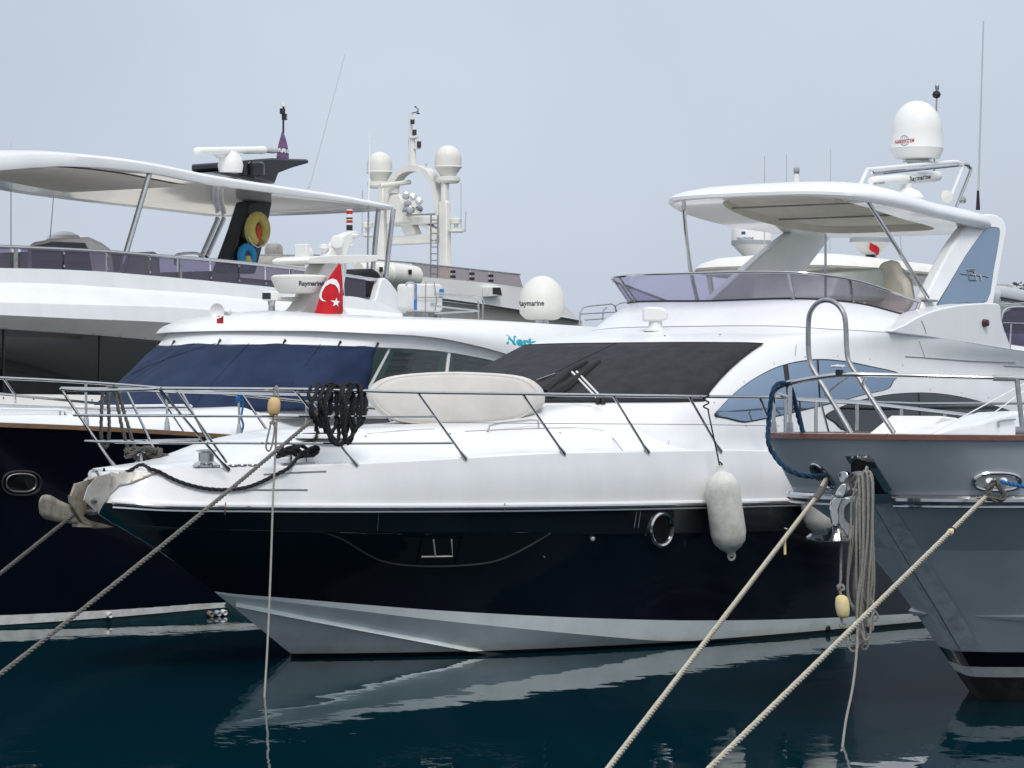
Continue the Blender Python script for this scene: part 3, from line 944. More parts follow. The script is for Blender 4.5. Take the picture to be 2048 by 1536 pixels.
for (a, b, r) in ((1893, 393, .085), (1925, 400, .05)):
    q = M.at(a, b, p=.95)
    mesh('horn', lathe([(0, .03), (r, .02), (r, -.01), (r * .4, -.06), (r * .3, -.16), (0, -.16)], q, 18, (-.6, -.75, 0)), 'plastic_ivory' if r > .06 else 'steel', YM)
q = M.at(1956, 420, p=1.4)
w0 = mesh('whip_antenna', tube([M.at(1956, 420, p=1.4), M.at(1957, 372, p=1.4), M.at(1961, 240, p=1.4), M.at(1967, 42, p=1.4)], [.016, .014, .011, .009], 6), 'plastic_grey', YM)
mesh('antenna_base', lathe([(.03, 0), (.024, .12), (.016, .26)], q, 8), 'black_rubber', w0)
q0, q1 = M.at(1871, 232, p=.1), M.at(1874, 180, p=.1)
w0 = mesh('anchor_light_pole', tube([M.at(1868, 345, p=.1), q1], .012, 6), 'steel_dull', YM)
mesh('light_ball', lathe([(.0, -.06), (.045, -.04), (.06, 0), (.045, .04), (0, .06)], M.at(1873, 189, p=.1), 12), 'black_rubber', w0)
mesh('light_cap', lathe([(.022, 0), (.03, .02), (.03, .06), (.02, .08)], M.at(1874, 180, p=.1), 10), 'steel_dull', w0)

# search light on the brow
q, n = M.hit(CB, 1311, 661)
sl = mesh('search_light', lathe([(.155, -.01), (.15, .015), (.10, .035), (.09, .05), (.08, .14)], q, 20), 'plastic_white', YM)
hd = q + Vector((0, 0, .20))
o = [(-.19, -.085), (-.19, .085), (-.1, .1), (.08, .09), (.17, .05), (.19, 0), (.17, -.06), (.08, -.085)]
dirx = Vector((1, 0, 0)); dirx = M.loc(M.ox + 1, M.oy, 0).normalized()
px_ = Vector((-dirx.y, dirx.x, 0))
hp = [hd + dirx * a * .85 - px_ * .11 + Vector((0, 0, b)) for a, b in o]
mesh('lamp_head', plate(hp, px_ * .22), 'plastic_white', sl, smooth=40, bevel=.025, seg=3)

# bow rail with three bars and raked stanchions, both sides
brail = itp([(.1, .70), (.21, .75), (1, 1.02), (2, 1.41), (3, 1.79), (4.5, 2.18), (6, 2.40), (8, 2.54), (10, 2.60), (14, 2.6), (19.5, 2.45)])
def rp(px, py): return M.on(px, py, brail)
TOP = [rp(a, b) for a, b in [(322, 777), (455, 778), (600, 779), (835, 785), (1045, 788), (1228, 791), (1380, 793), (1540, 795), (1716, 803), (1833, 808)]]
xt = [(q.x, q.z) for q in TOP]; ztop = itp(xt)
x_front, x_aft = TOP[0].x, 15.5
def railpath(zf, x0, x1, n=60, pf=brail): return [Vector((x, -pf(x), zf(x))) for x in [x0 + (x1 - x0) * i / n for i in range(n + 1)]]
PF = TOP[0].x
pfr = -TOP[0].y
def pul(zf, x0, bul):       # pulpit nose from one front corner to the other
    P = [(x0, -pfr, zf(x0)), (x0 - .05, -pfr * .8, zf(x0) - .01), (x0 - bul, -pfr * .3, zf(x0) - .02), (x0 - bul, pfr * .3, zf(x0) - .02), (x0 - .05, pfr * .8, zf(x0) - .01), (x0, pfr, zf(x0))]
    return spl(P, 5)
stan = [(455, 939, 318, 780), (712, 929, 588, 781), (930, 917, 835, 787), (1127, 907, 1045, 790), (1295, 904, 1226, 793), (1440, 902, 1378, 795), (1560, 903, 1520, 797), (1668, 905, 1640, 800)]
top_path = railpath(ztop, PF, x_aft)
def both(P): return [Vector((q[0], -q[1], q[2])) for q in P]
rail = mesh('bow_rail', [tube(top_path, .019, 8), tube(both(top_path), .019, 8), tube(pul(ztop, PF, .16), .019, 8)], 'steel', YM)
zmid_r = itp([(rp(a, b).x, rp(a, b).z) for a, b in [(372, 832), (600, 833), (868, 833)]])
zlow_r = itp([(rp(a, b).x, rp(a, b).z) for a, b in [(415, 886), (650, 887), (905, 886)]])
for zf, (pxa, pya), (pxb, pyb), nm in ((zmid_r, (372, 832), (868, 833), 'middle_rail'), (zlow_r, (415, 886), (905, 886), 'lower_rail')):
    x0, x1 = rp(pxa, pya).x, rp(pxb, pyb).x
    P = railpath(zf, x0, x1, 24)
    w = -P[0].y
    nose = spl([P[0], (x0 - .1, -w * .7, P[0].z), (x0 - .2, -w * .3, P[0].z), (x0 - .2, w * .3, P[0].z), (x0 - .1, w * .7, P[0].z), both(P)[0]], 4)
    mesh(nm, [tube(P, .014, 8), tube(both(P), .014, 8), tube(nose, .014, 8)], 'steel', YM)
for (a, b, c, d) in stan:
    q0, n = M.hit(DB, a, b)
    if q0 is None: q0 = M.on(a, b, bd)
    q1 = rp(c, d); q1.z = ztop(q1.x)
    for sgn in (1, -1):
        A, Bq = Vector((q0.x, q0.y * sgn, q0.z)), Vector((q1.x, q1.y * sgn, q1.z))
        st = mesh('stanchion', tube([A, Bq], .015, 8), 'steel', YM)
        mesh('socket', tube([A - (Bq - A).normalized() * .01, A + (Bq - A).normalized() * .1], [.032, .018], 8), 'steel', st)
# life line wire and the ladder clip on the pulpit
wire = [rp(a, b) for a, b in [(885, 845), (1100, 847), (1400, 849), (1560, 852)]]
mesh('guard_wire', tube(wire, .004, 5), 'steel_dull', YM)
q0, q1 = rp(340, 783), rp(440, 925)
mesh('pulpit_gate_post', tube([q0 + Vector((.08, -.02, 0)), q1 + Vector((.08, -.02, 0))], .014, 8), 'steel', YM)

# deck fittings
def on_deck(px, py, off=0.0):
    q, n = M.hit(DB, px, py, off)
    return q if q is not None else M.at(px, py, z=2.2)
q = on_deck(413, 934)
wl = mesh('windlass', lathe([(.15, 0), (.15, .02), (.10, .05), (.085, .06), (.085, .15), (.11, .165), (.12, .18), (.0, .19)], q, 20), 'steel', YM)
for a, b in ((466, 932), (484, 931), (505, 931)):
    q = on_deck(a, b, .004)
    mesh('deck_filler_cap', lathe([(.055, 0), (.05, .012), (0, .014)], q, 14), 'steel_dull', YM)
def cleat(fr, q, d, L=.32, par=None, name='mooring_cleat', s=1.0):
    d = Vector(d).normalized()
    u = Vector((0, 0, 1))
    b1, b2 = q - d * L * .22, q + d * L * .22
    top = [q - d * L * .5 + u * .085 * s, q - d * L * .25 + u * .1 * s, q + d * L * .25 + u * .1 * s, q + d * L * .5 + u * .085 * s]
    return mesh(name, [tube([b1, b1 + u * .1 * s], .02 * s, 8), tube([b2, b2 + u * .1 * s], .02 * s, 8), tube(top, [.012 * s, .018 * s, .018 * s, .012 * s], 8), box(q + u * .005, (L * .9, .07, .02), math.atan2(d.y, d.x))], 'steel', par)
qc = on_deck(596, 928)
cleat(M, qc, (1, -.35, 0.02), .42, YM)
qc2 = Vector((1.25, .62, 2.2))
q_, n_, i_, d_ = DB.ray_cast(Vector((1.3, .62, 4)), Vector((0, 0, -1)))
qc2 = q_
cleat(M, qc2, (1, .5, 0.0), .36, YM)
q = on_deck(645, 876, .0)
ht_ = mesh('deck_hatch', lathe([(.30, 0), (.29, .03), (.25, .045), (0, .05)], q, 24), 'gelcoat', YM)
mesh('pane', lathe([(.23, .048), (.22, .056), (0, .06)], q, 24), 'glass_hull', ht_)
hp = [on_deck(975, 864), on_deck(977, 864) + Vector((0.02, 0, .07)), on_deck(1000, 862) + Vector((.02, 0, .09)), on_deck(1060, 856) + Vector((0, 0, .09)), on_deck(1076, 855) + Vector((0, 0, .08)), on_deck(1078, 857)]
mesh('deck_grab_rail', tube(hp, .013, 8), 'steel', YM)
sm = [on_deck(a, b, .002) for a, b in [(930, 863), (1050, 858), (1150, 856), (1205, 862), (1225, 876), (1245, 902)]]
mesh('deck_seam', tube([Vector(t) for t in spl(sm, 4)], .005, 4), 'seam', deck)
q, n = M.hit(DB, 1346, 889, .003)
if q: mesh('vent_plate', tube([q + (Vector((1, 0, 0)) * math.cos(t) * .09 + Vector((0, .2, 1)).normalized() * math.sin(t) * .07) for t in [2 * math.pi * k / 20 for k in range(21)]], .003, 4), 'seam', deck)
for A in ([(527, 949), (560, 947), (600, 945), (652, 943)], [(486, 980), (540, 980), (615, 980)]):
    P = [M.hit(HB, a, b, .0)[0] for a, b in A]
    mesh('drain_slot', tube([p for p in P if p], .010, 6), 'steel_dull', YM)

# wiper pair with their bagged blades
def cvh(px, py, off): 
    q, n = M.hit(CB, px, py, off)
    return q if q else M.at(px, py, p=.6)
for k, (A, Bp) in enumerate((((1197, 806), (1146, 755)), ((1207, 806), (1155, 754)))):
    a0, a1 = cvh(*A, .05), cvh(*Bp, .07)
    wp = mesh('wiper_arm', tube([a0, a1], .014, 6), 'plastic_white', YM)
    mesh('pivot', lathe([(.03, -.05), (.03, .03), (.02, .05)], a0, 10), 'gasket', wp)
    mesh('knuckle', tube([a0, a0 + (a1 - a0) * .1], .018, 8), 'plastic_white', wp)
for A in ([(1092, 792), (1110, 776), (1140, 750), (1175, 729)], [(1098, 800), (1130, 782), (1165, 755), (1200, 727)]):
    P = [cvh(a, b, .035) for a, b in A]
    w = mesh('wiper_blade_bag', tube([Vector(t) for t in spl(P, 4)], [.05, .075, .08, .085, .08, .07, .06, .055, .05, .045, .04, .035, .02], 8), 'black_fabric', YM)
q0, q1 = cvh(1075, 768, .05), cvh(1112, 755, .05)
mesh('wiper_arm', [tube([q0, q1], .008, 6), tube([q0 + Vector((0, 0, -.03)), q1 + Vector((0, 0, -.03))], .008, 6)], 'steel', YM)

# hull openings
HO = [(655, 1064), (690, 1080), (722, 1100), (755, 1117), (795, 1126), (860, 1130), (930, 1128), (985, 1121), (1025, 1106), (1060, 1088), (1100, 1064), (1000, 1064), (880, 1064), (760, 1064)]
hw = mesh('hull_window', patch(M, HB, HO, .006, 30), 'glass_hull', YM, smooth=60)
rimp = spl([(655, 1066), (690, 1081), (722, 1101), (755, 1118), (795, 1128), (860, 1132), (930, 1130), (985, 1123), (1025, 1108), (1060, 1090), (1100, 1066)], 4)
mesh('rim', tube([M.hit(HB, a, b, .006)[0] for a, b in rimp], .013, 6), 'rim_grey', hw)
fr_ = [tube([M.hit(HB, a, b, .014)[0] for a, b in P], .009, 6) for P in ([(866, 1078), (870, 1110)], [(902, 1078), (904, 1111), (842, 1112)])]
mesh('opening_light', fr_, 'liner_beige', hw)
for P in ([(850, 1066), (832, 1127)], [(928, 1066), (910, 1128)], [(850, 1075), (927, 1075)]):
    mesh('mullion', tube([M.hit(HB, a, b, .010)[0] for a, b in P], .006, 5), 'hull_band', hw)
for P in ([(757, 1026), (755, 1060)], [(1273, 1024), (1268, 1056)], [(1281, 1023), (1276, 1056)]):
    mesh('stripe_joint', tube([M.hit(HB, a, b, .003)[0] for a, b in P], .003, 4), 'seam', hull_band)
q, n = M.hit(HB, 1321, 1059, 0)
n = Vector((n.x, n.y, n.z * .3)).normalized()
ph = mesh('porthole', lathe([(.16, -.02), (.165, .035), (.185, .045), (.205, .03), (.205, -.05)], q, 32, n, cap=False), 'steel', YM)
mesh('glass', lathe([(.165, .012), (0, .012)], q, 32, n), 'glass_hull', ph)
for a, b, r, mm_ in ((1184, 1077, .028, 'plastic_grey'), (1571, 1058, .022, 'steel'), (1655, 1256, .035, 'gasket'), (1087, 1113, .012, 'steel_dull')):
    q, n = M.hit(HB, a, b, 0)
    if q: mesh('through_hull_fitting', lathe([(r, -.01), (r, .02), (r * .7, .03), (0, .032)], q, 14, n), mm_, YM)

# stem-head roller plate
def ctr(px, py, p=.0): return M.at(px, py, p=p)
pl_o = [(168, 1000), (176, 975), (196, 952), (222, 948), (219, 992), (206, 1010), (197, 1028)]
for_ = [(204, 952), (232, 942), (268, 938), (335, 936), (312, 947), (290, 957), (264, 968), (240, 973), (215, 996), (206, 1006)]
o = mesh('stem_plate', patch(M, HB, for_, .012, 10), 'plate_steel', YM, smooth=180); solid(o, .008)
for pp in (.17, -.17):
    mesh('bow_roller_cheek', plate([ctr(a, b, pp) for a, b in pl_o], (0, .014, 0)), 'plate_steel', YM, smooth=0)
mesh('bow_roller_floor', plate([ctr(206, 962, .15), ctr(216, 954, .15), ctr(330, 940, .15), ctr(330, 948, .15), ctr(222, 985, .15)], (0, .30, 0)), 'plate_steel', YM, smooth=0)
mesh('roller', lathe([(.05, -.12), (.035, 0), (.05, .12)], ctr(190, 1000, .0), 14, (0, 1, 0)), 'black_rubber', YM)
hoop = [ctr(178, 960, .1), ctr(180, 945, .08), ctr(188, 942, .02), ctr(196, 948, -.02), ctr(201, 968, -.05)]
mesh('keeper_hoop', tube([Vector(t) for t in spl(hoop, 4)], .016, 8), 'steel', YM)
# aft flybridge guard seen past the fairing
gp = [M.at(a, b, p=2.2) for a, b in [(2003, 640), (2010, 625), (2025, 617), (2060, 617), (2060, 690), (2024, 699)]]
o = mesh('aft_guard_pane', plate(gp, (0, .01, 0)), 'acrylic_violet_dark', YM, smooth=0)
mesh('aft_guard_rail', [tube([Vector(t) for t in spl([M.at(a, b, p=2.21) for a, b in [(2002, 640), (2008, 622), (2025, 615), (2070, 615)]], 4)], .016, 8),
                        tube([M.at(a, b, p=2.25) for a, b in [(2006, 646), (2070, 648)]], .013, 8), tube([M.at(2022, 647, p=2.25), M.at(2020, 698, p=2.25)], .013, 8),
                        tube([M.at(1992, 610, p=2.0), M.at(2070, 605, p=2.0)], .012, 8)], 'steel', YM)

for L in ([(447, 1006), (449, 1006), (450, 1020), (448, 1024), (446, 1018)], [(1003, 1006), (1005, 1006), (1005, 1019), (1003, 1020)]):
    V, Fc = patch(M, HB, L, .052, 6)
    mesh('rust_stain', (V, Fc), 'rust', hull_white, smooth=0)
# panel joints and small fittings on the deckhouse and foredeck
for L, bv_ in (([(1092, 812), (1180, 812), (1290, 812), (1390, 811)], DB), ([(735, 868), (800, 862), (868, 858)], DB), ([(1585, 664), (1592, 690), (1590, 712)], CB), ([(1838, 682), (1846, 705), (1850, 716)], CB)):
    P = [M.hit(bv_, a, b, .002)[0] for a, b in L]
    P = [q for q in P if q]
    if len(P) > 1: mesh('panel_joint', tube([Vector(t) for t in spl(P, 4)], .0035, 4), 'seam', cabin)
for a, b in ((731, 873), (900, 868), (1120, 866), (1230, 700), (1330, 672), (1440, 670)):
    q, n = M.hit(bvhs([deck, cabin]), a, b, .001)
    if q: mesh('deck_stud', lathe([(.014, 0), (.012, .008), (0, .01)], q, 10, n), 'steel_dull', YM)

# ================================================================== the navy-hulled yacht behind
N = Frame(-10.9, 40.8, 50)
YN = N.empty('cabin_cruiser', 'navy hulled cruiser with teak cap rail and a turquoise name on its white roof', 'yacht')
nb = itp([(0, 0), (.3, .5), (1, 1.0), (2.5, 1.6), (4.8, 2.05), (7, 2.28), (10, 2.4), (14, 2.4), (19, 2.3)])
nw = itp([(1.6, 0), (2.5, .6), (4, 1.25), (6, 1.8), (8, 2.1), (11, 2.25), (19, 2.2)])
nz = zcurve(N, [(2, 851), (160, 857), (330, 866), (480, 876), (600, 886)], nb, [(0, 2.75), (13, 2.0), (19, 1.9)])
NE = 19.0
def nrow(x0, pf, zf): return [((x0 + (NE - x0) * t), -pf(x0 + (NE - x0) * t), zf(x0 + (NE - x0) * t)) for t in TS]
n_cap = nrow(0, nb, nz)
n_wl = nrow(1.6, nw, lambda x: .14 + .05 * max(0, 6 - x) / 6 - .004 * x)
n_w2 = nrow(1.65, lambda x: nw(x) * .995, lambda x: .06)
n_w3 = nrow(1.8, lambda x: nw(x) * .95, lambda x: -.5)
rows = []
for v in (0, .15, .3, .5, .7, .85, 1):
    rows.append([(lambda q: (q[0], q[1] + .10 * math.sin(math.pi * v) * max(0, 1 - q[0] / 10) * (1 if q[1] < -.3 else 0), q[2]))(lerp3(a, b, v)) for a, b in zip(n_cap, n_wl)])
g = grid(rows)
nh = mesh('hull', [g, mirror(g)], 'hull_navy', YN, smooth=30)
# boot stripe rises towards the stern in the photo: white wedge over teal antifouling
st_hi = itp([(4.0, .07), (6, .10), (9, .17), (12, .19), (19, .2)])
bs = [nrow(1.6, lambda x: nw(x) + .006, lambda x: st_hi(x) + .10), nrow(1.6, lambda x: nw(x) + .006, lambda x: max(.02, st_hi(x) - .05))]
g = grid(bs); mesh('boot_stripe', [g, mirror(g)], 'bottom_stripe', YN)
g = grid([n_wl, n_w2, n_w3]); mesh('hull_bottom', [g, mirror(g)], 'antifoul_teal', YN)
tv = [n_cap[-1], n_wl[-1], n_w3[-1]]
tv = [(NE, y, z) for _, y, z in tv] + [(NE, -y, z) for _, y, z in reversed(tv)]
mesh('transom', (tv, [tuple(range(6))]), 'hull_navy', YN, smooth=0)
for sgn in (1, -1):
    A = [(x, (y - .025) * sgn, z - .02) for x, y, z in n_cap]; Bq = [(x, (y - .025) * sgn, z + .035) for x, y, z in n_cap]
    C = [(x, (y + .07) * sgn, z + .04) for x, y, z in n_cap]; D = [(x, (y + .07) * sgn, z - .02) for x, y, z in n_cap]
    mesh('cap_rail', grid([A, Bq, C, D], cv=True), 'teak', YN, smooth=30)
rows = []
ztn = itp([(0, 2.76), (3, 2.72), (4.8, 2.70), (7, 2.68), (9, 2.72), (10, 2.76), (19, 2.7)])
for i in range(50):
    x = .05 + 18.5 * i / 49
    b, z0 = max(.02, nb(x) - .06), nz(x) + .02
    z1 = max(z0 + .03, ztn(x))
    r_ = []
    for q in QS:
        t = min(1, max(0, (.95 - q) / .35)); t = t * t * (3 - 2 * t)
        r_.append((x, -b * q, z0 + (z1 - z0) * t))
    rows.append(r_)
g = grid(rows); ndeck = mesh('deck', [g, mirror(g)], 'gelcoat', YN, smooth=35)
NDB = bvh(ndeck)

EAVE = [(10.55, 0, 3.79), (10.65, .9, 3.785), (10.95, 1.6, 3.775), (11.5, 2.1, 3.745), (12.3, 2.22, 3.72), (13.0, 2.28, 3.655), (14.1, 2.3, 3.48), (15.2, 2.3, 3.2), (16.5, 2.28, 2.8), (18.2, 2.2, 2.4)]
RTOP = [(11.0, 0, 4.0), (11.05, .8, 3.995), (11.3, 1.4, 3.98), (11.75, 1.78, 3.955), (12.6, 1.95, 3.95), (13.3, 2.02, 3.945), (14.3, 2.05, 3.94), (15.5, 2.05, 3.92), (17, 2.05, 3.88), (18.8, 2.0, 3.82)]
def rr(R, s):
    P = [(R[1][0], -R[1][1], R[1][2])] + R
    q = crs(P, abs(s) + 1)
    return (q[0], -q[1] if s >= 0 else q[1], q[2])
S9 = [i / 8 for i in range(-72, 73)]
def roofpt(s, v):
    a, b = Vector(rr(EAVE, s)), Vector(rr(RTOP, s))
    q = a.lerp(b, v)
    out = Vector((-(1 if abs(s) < 2 else max(0, 1 - (abs(s) - 2))), 0, 0)) + Vector((0, -1 if s > 0 else 1, 0)) * min(1, abs(s) / 3)
    return q + out * .09 * math.sin(math.pi * v)
top2 = [[(lambda q: (q[0] + (13.5 - q[0]) * k * .3, q[1] * (1 - k), q[2] + .10 * (1 - (1 - k) ** 2)))(rr(RTOP, s)) for s in S9] for k in (.08, .3, .6, 1.0)]
lip = [(lambda q: (q[0] + .06, q[1] * .96, q[2] + .015))(rr(EAVE, s)) for s in S9]
lip2 = [(lambda q: (q[0] + .22, q[1] * .90, q[2] + .0))(rr(EAVE, s)) for s in S9]
roof = mesh('roof', grid([lip2, lip] + [[roofpt(s, v) for s in S9] for v in (0, .1, .25, .4, .55, .7, .85, 1)] + top2), 'gelcoat', YN, smooth=45)
NRB = bvh(roof)
GTOP = [(x + .2, p * .94, z - .0) for x, p, z in EAVE]
GLOW = [(8.9, 0, 2.74), (9.2, .9, 2.74), (9.8, 1.6, 2.74), (10.6, 2.03, 2.74), (12, 2.16, 2.72), (13, 2.2, 2.7), (14.2, 2.22, 2.66), (15.2, 2.22, 2.6), (16.5, 2.2, 2.5), (18.2, 2.15, 2.3)]
def gn(s, v, o=0.0):
    a, b = Vector(rr(GLOW, s)), Vector(rr(GTOP, s))
    q = a.lerp(b, v)
    d = Vector((-1, 0, .3)) * max(0, 1 - abs(s) / 4) + Vector((0, -1 if s > 0 else 1, 0)) * min(1, abs(s) / 3)
    return q + d * o
cab = mesh('cabin_side', grid([[gn(s, v, o_) for s in S9] for v, o_ in ((-.15, -.01), (0, -.01), (.3, -.01), (.6, -.01), (.80, -.01), (.815, .03), (.9, .045), (1.0, .055), (1.06, .05))]), 'gelcoat', YN, smooth=40)
# glazing of the cabin
for s0, s1 in ((-5.4, -3.5), (-3.4, -1.2), (-1.15, 1.15), (1.2, 3.4), (3.45, 4.78), (4.86, 6.35), (6.43, 7.0)):
    k = 8
    ss = [s0 + (s1 - s0) * i / k for i in range(k + 1)]
    o = mesh('cabin_window', grid([[gn(s, v, .004) for s in ss] for v in (.12, .5, .80)]), 'glass_green', YN)
    if s0 > 3.4:
        mesh('mullion', tube([gn(s1 + .04, .1, .008), gn(s1 + .04, .80, .008)], .025, 6), 'gelcoat_warm', o)
        mesh('blind', grid([[gn(s0 + (s1 - s0) * f, v, .0055 + .001 * (int(v * 40) % 2)) for f in (.08, .5, .86)] for v in [.14 + i * .031 for i in range(21)]]), 'glass_dark', o, smooth=0)
# navy canvas over the windscreen
rows = []
random.seed(3)
for v in [i / 14 for i in range(15)]:
    r_ = []
    for i in range(90):
        s = -3.6 + (6.72 + .42 * (1 - v)) * i / 89
        w = .012 * math.sin(s * 5.1 + v * 4) + .010 * math.sin(s * 11 - v * 7 + 1) + .008 * math.sin(v * 16 + s * 3)
        sag = .028 * abs(math.sin(s * 2.05 + .4)) * v ** 6
        q = gn(s, -.06 + v * .88, .05 + w)
        r_.append((q.x, q.y, q.z - sag))
    rows.append(r_)
cvn = mesh('windscreen_canvas', grid(rows), 'cover_navy', None, fr=N)
solid(cvn, .006)
setp(cvn, 'navy blue canvas cover tied over the windscreen under the white roof', 'cover')
for s in (-3.3, -2.2, -1.0, .2, 1.4, 2.4, 3.08):
    q = gn(s, .82, .06)
    mesh('tie', tube([q + Vector((0, 0, -.05)), q + Vector((.03, 0, .0)), q + Vector((.07, 0, .05))], [.02, .012, .02], 6), 'black_rubber', cvn)
for a, b in ((-2.6, .2), (-1.2, -.3), (1.0, .8), (2.2, 2.1)):
    mesh('seam', tube([gn(a + (b - a) * k / 8, .02 + .8 * k / 8, .068) for k in range(9)], .004, 5), 'cover_navy', cvn)

# name on the roof side
letters('name_lettering', 'Nerissa', N, NRB, (1012, 687), (1096, 698), 17, 'ink_cyan', roof, .004, bold=.05)

# roof gear: radar mast, scanner, lamps
def nc(px, py, p=0.0): return N.at(px, py, p=p)
def slab(fr, pts, p0, th, m, par, name, bev=.02, per=3, sp=True):
    A = [fr.at(a, b, p=p0) for a, b in (spl(pts, per, True) if sp else pts)]
    return mesh(name, plate(A, (0, th, 0)), m, par, smooth=45, bevel=bev, seg=3)
ms = slab(N, [(585, 631), (605, 618), (620, 595), (628, 570), (640, 545), (652, 525), (668, 522), (690, 523), (694, 540), (688, 575), (686, 610), (690, 632)], .16, .32, 'gelcoat_warm', YN, 'radar_mast', .05)
slab(N, [(616, 518), (640, 512), (752, 510), (752, 522), (700, 527), (660, 527), (620, 526)], .35, .7, 'gelcoat_warm', ms, 'spreader', .03)
slab(N, [(655, 515), (668, 492), (690, 470), (712, 462), (716, 470), (700, 490), (690, 512)], .08, .16, 'gelcoat_warm', ms, 'mast_head', .03)
mesh('lamp_shelf', lathe([(0, 0), (.11, 0), (.12, .03), (.10, .05), (0, .05)], nc(702, 475), 18), 'gelcoat_warm', ms)
mesh('lamp_shelf', lathe([(0, 0), (.09, 0), (.09, .03), (0, .04)], nc(697, 492), 18), 'gelcoat_warm', ms)
lp = mesh('signal_lamp', [lathe([(.045, 0), (.045, .36)], nc(699, 468), 12)], 'plastic_white', ms)
for h0, h1, mm_ in ((.05, .13, 'gasket'), (.16, .20, 'red_plastic'), (.29, .34, 'red_plastic'), (.215, .24, 'gasket')):
    mesh('lamp_band', lathe([(.047, h0), (.047, h1)], nc(699, 468), 12, cap=False), mm_, lp)
mesh('search_lamp', lathe([(0, -.08), (.07, -.08), (.09, 0), (.10, .07), (.08, .08), (0, .07)], nc(676, 485, .1), 16, (-.8, -.5, .15)), 'plastic_white', ms)
mesh('gps_antenna', [lathe([(.02, -.14), (.02, -.04)], nc(648, 497), 8), lathe([(.03, -.06), (.075, .0), (.07, .05), (0, .07)], nc(648, 497), 16)], 'plastic_white', ms)
mesh('floodlight', [box(nc(605, 505), (.10, .20, .24), .2), lathe([(.06, 0), (.09, .1), (.09, .2), (.05, .26)], nc(612, 505), 16, (.8, .6, 0))], 'plastic_white', ms, bevel=.012)
# radar scanner drum
q = nc(598, 568, .12)
rs = mesh('radar_scanner', lathe([(.0, -.14), (.28, -.13), (.33, -.08), (.40, .07), (.40, .10), (.36, .125), (0, .14)], q, 36), 'plastic_ivory', YN, smooth=40)
RSB = bvh(rs)
letters('lettering', 'Raymarine', N, RSB, (598, 571), (648, 571), 9.5, 'ink_dark', rs, .003, bold=.03)
mesh('bracket', plate([nc(560, 594), nc(620, 594), nc(640, 604), nc(560, 600)], (0, .3, 0)), 'plastic_ivory', rs, bevel=.01)
# camera turret and horn
q = nc(543, 628, .1)
tu = mesh('camera_turret', [lathe([(.05, 0), (.05, .12)], q, 14), lathe([(.045, .12), (.06, .2), (.06, .28)], q, 14)], 'steel', YN)
mesh('turret_head', box(nc(541, 592, .1), (.22, .16, .13), -.8), 'plastic_white', tu, bevel=.015)
mesh('turret_lens', box(nc(533, 592, .22), (.12, .02, .09), -.8), 'gasket', tu)
d_ = (nc(480, 626, .3) - nc(434, 622, .75)).normalized()
q = nc(434, 622, .75)
hn = mesh('air_horn', lathe([(0.0, .05), (.05, .04), (.105, -.0), (.10, .005), (.06, .05), (.03, .10), (.02, .40), (.05, .42), (.05, .50), (0, .5)], q, 20, d_), 'plastic_white', YN)
mesh('horn_foot', box(q + Vector((.06, 0, -.12)), (.08, .05, .1)), 'red_plastic', hn)
# white dome and raft box on the roof
q = nc(1084, 640, .35)
R_ = 46 / F * 53.5
dm = mesh('satellite_dome', lathe([(.2, .0), (R_ * .75, .02), (R_ * .97, .10), (R_, .2), (R_, .26)] + [(R_ * math.cos(a), .26 + .42 * math.sin(a)) for a in [math.radians(k) for k in (10, 22, 34, 46, 58, 70, 80, 90)]], q, 36), 'plastic_ivory', YN, smooth=40)
letters('lettering', 'Raymarine', N, bvh(dm), (1036, 612), (1088, 611), 11, 'ink_dark', dm, .003, bold=.02)
mesh('dome_foot', lathe([(.1, -.16), (.1, .02)], q, 14), 'steel', dm)
ar = N.at
def rtube(L, r, p, m='steel', par=None, name='rail', fr=N, n=4):
    return mesh(name, tube([Vector(t) for t in spl([fr.at(a, b, p=p) for a, b in L], n)], r, 8), m, par)
rtube([(812, 572), (815, 566), (826, 566), (830, 575), (830, 600)], .016, .9, par=YN, name='ladder_hoop')
for L in ([(870, 586), (950, 592), (963, 596), (966, 604), (966, 642)], [(870, 590), (945, 597), (955, 601), (957, 608), (958, 642)], [(870, 612), (958, 622)], [(870, 627), (958, 622)]):
    mesh('roof_rail', tube([N.at(a, b, p=1.0) for a, b in L], .013, 8), 'steel', YN)
for L in ([(1159, 660), (1160, 625), (1166, 615), (1180, 612), (1222, 608), (1230, 612), (1233, 625)], [(1170, 640), (1208, 637)], [(1205, 640), (1207, 620), (1213, 615)], [(1163, 628), (1230, 624)], [(1230, 612), (1240, 606), (1262, 604)]):
    mesh('stern_rail', tube([N.at(a, b, p=.6) for a, b in L], .013, 8), 'steel', YN)
# life raft box (own thing)
A = [N.at(a, b, p=.75) for a, b in [(829, 572), (832, 567), (880, 568), (886, 572), (886, 620), (880, 625), (835, 622), (829, 616)]]
lb = mesh('raft_box', plate(A, (0, .35, 0)), 'plastic_white', None, smooth=40, bevel=.03, seg=3, fr=N)
setp(lb, 'white raft box with blue edge strips lashed on the navy cruiser roof', 'raft box')
mesh('edge_strip', plate([N.at(a, b, p=.765) for a, b in [(829, 568), (834, 568), (834, 620), (829, 620)]], (0, .01, 0)), 'blue_stripe', lb, smooth=0)
mesh('edge_strip', plate([N.at(a, b, p=.765) for a, b in [(880, 578), (888, 578), (888, 594), (880, 594)]], (0, .01, 0)), 'blue_stripe', lb, smooth=0)
for L in ([(852, 562), (851, 625)], [(868, 563), (874, 600), (870, 622)], [(830, 595), (886, 595)]):
    mesh('lashing', tube([N.at(a, b, p=.78) for a, b in L], .006, 5), 'cord_grey', lb)
letters('label_print', 'SRT', N, {'p': .77}, (861, 612), (872, 612), 6, 'ink_blue', lb, .003)
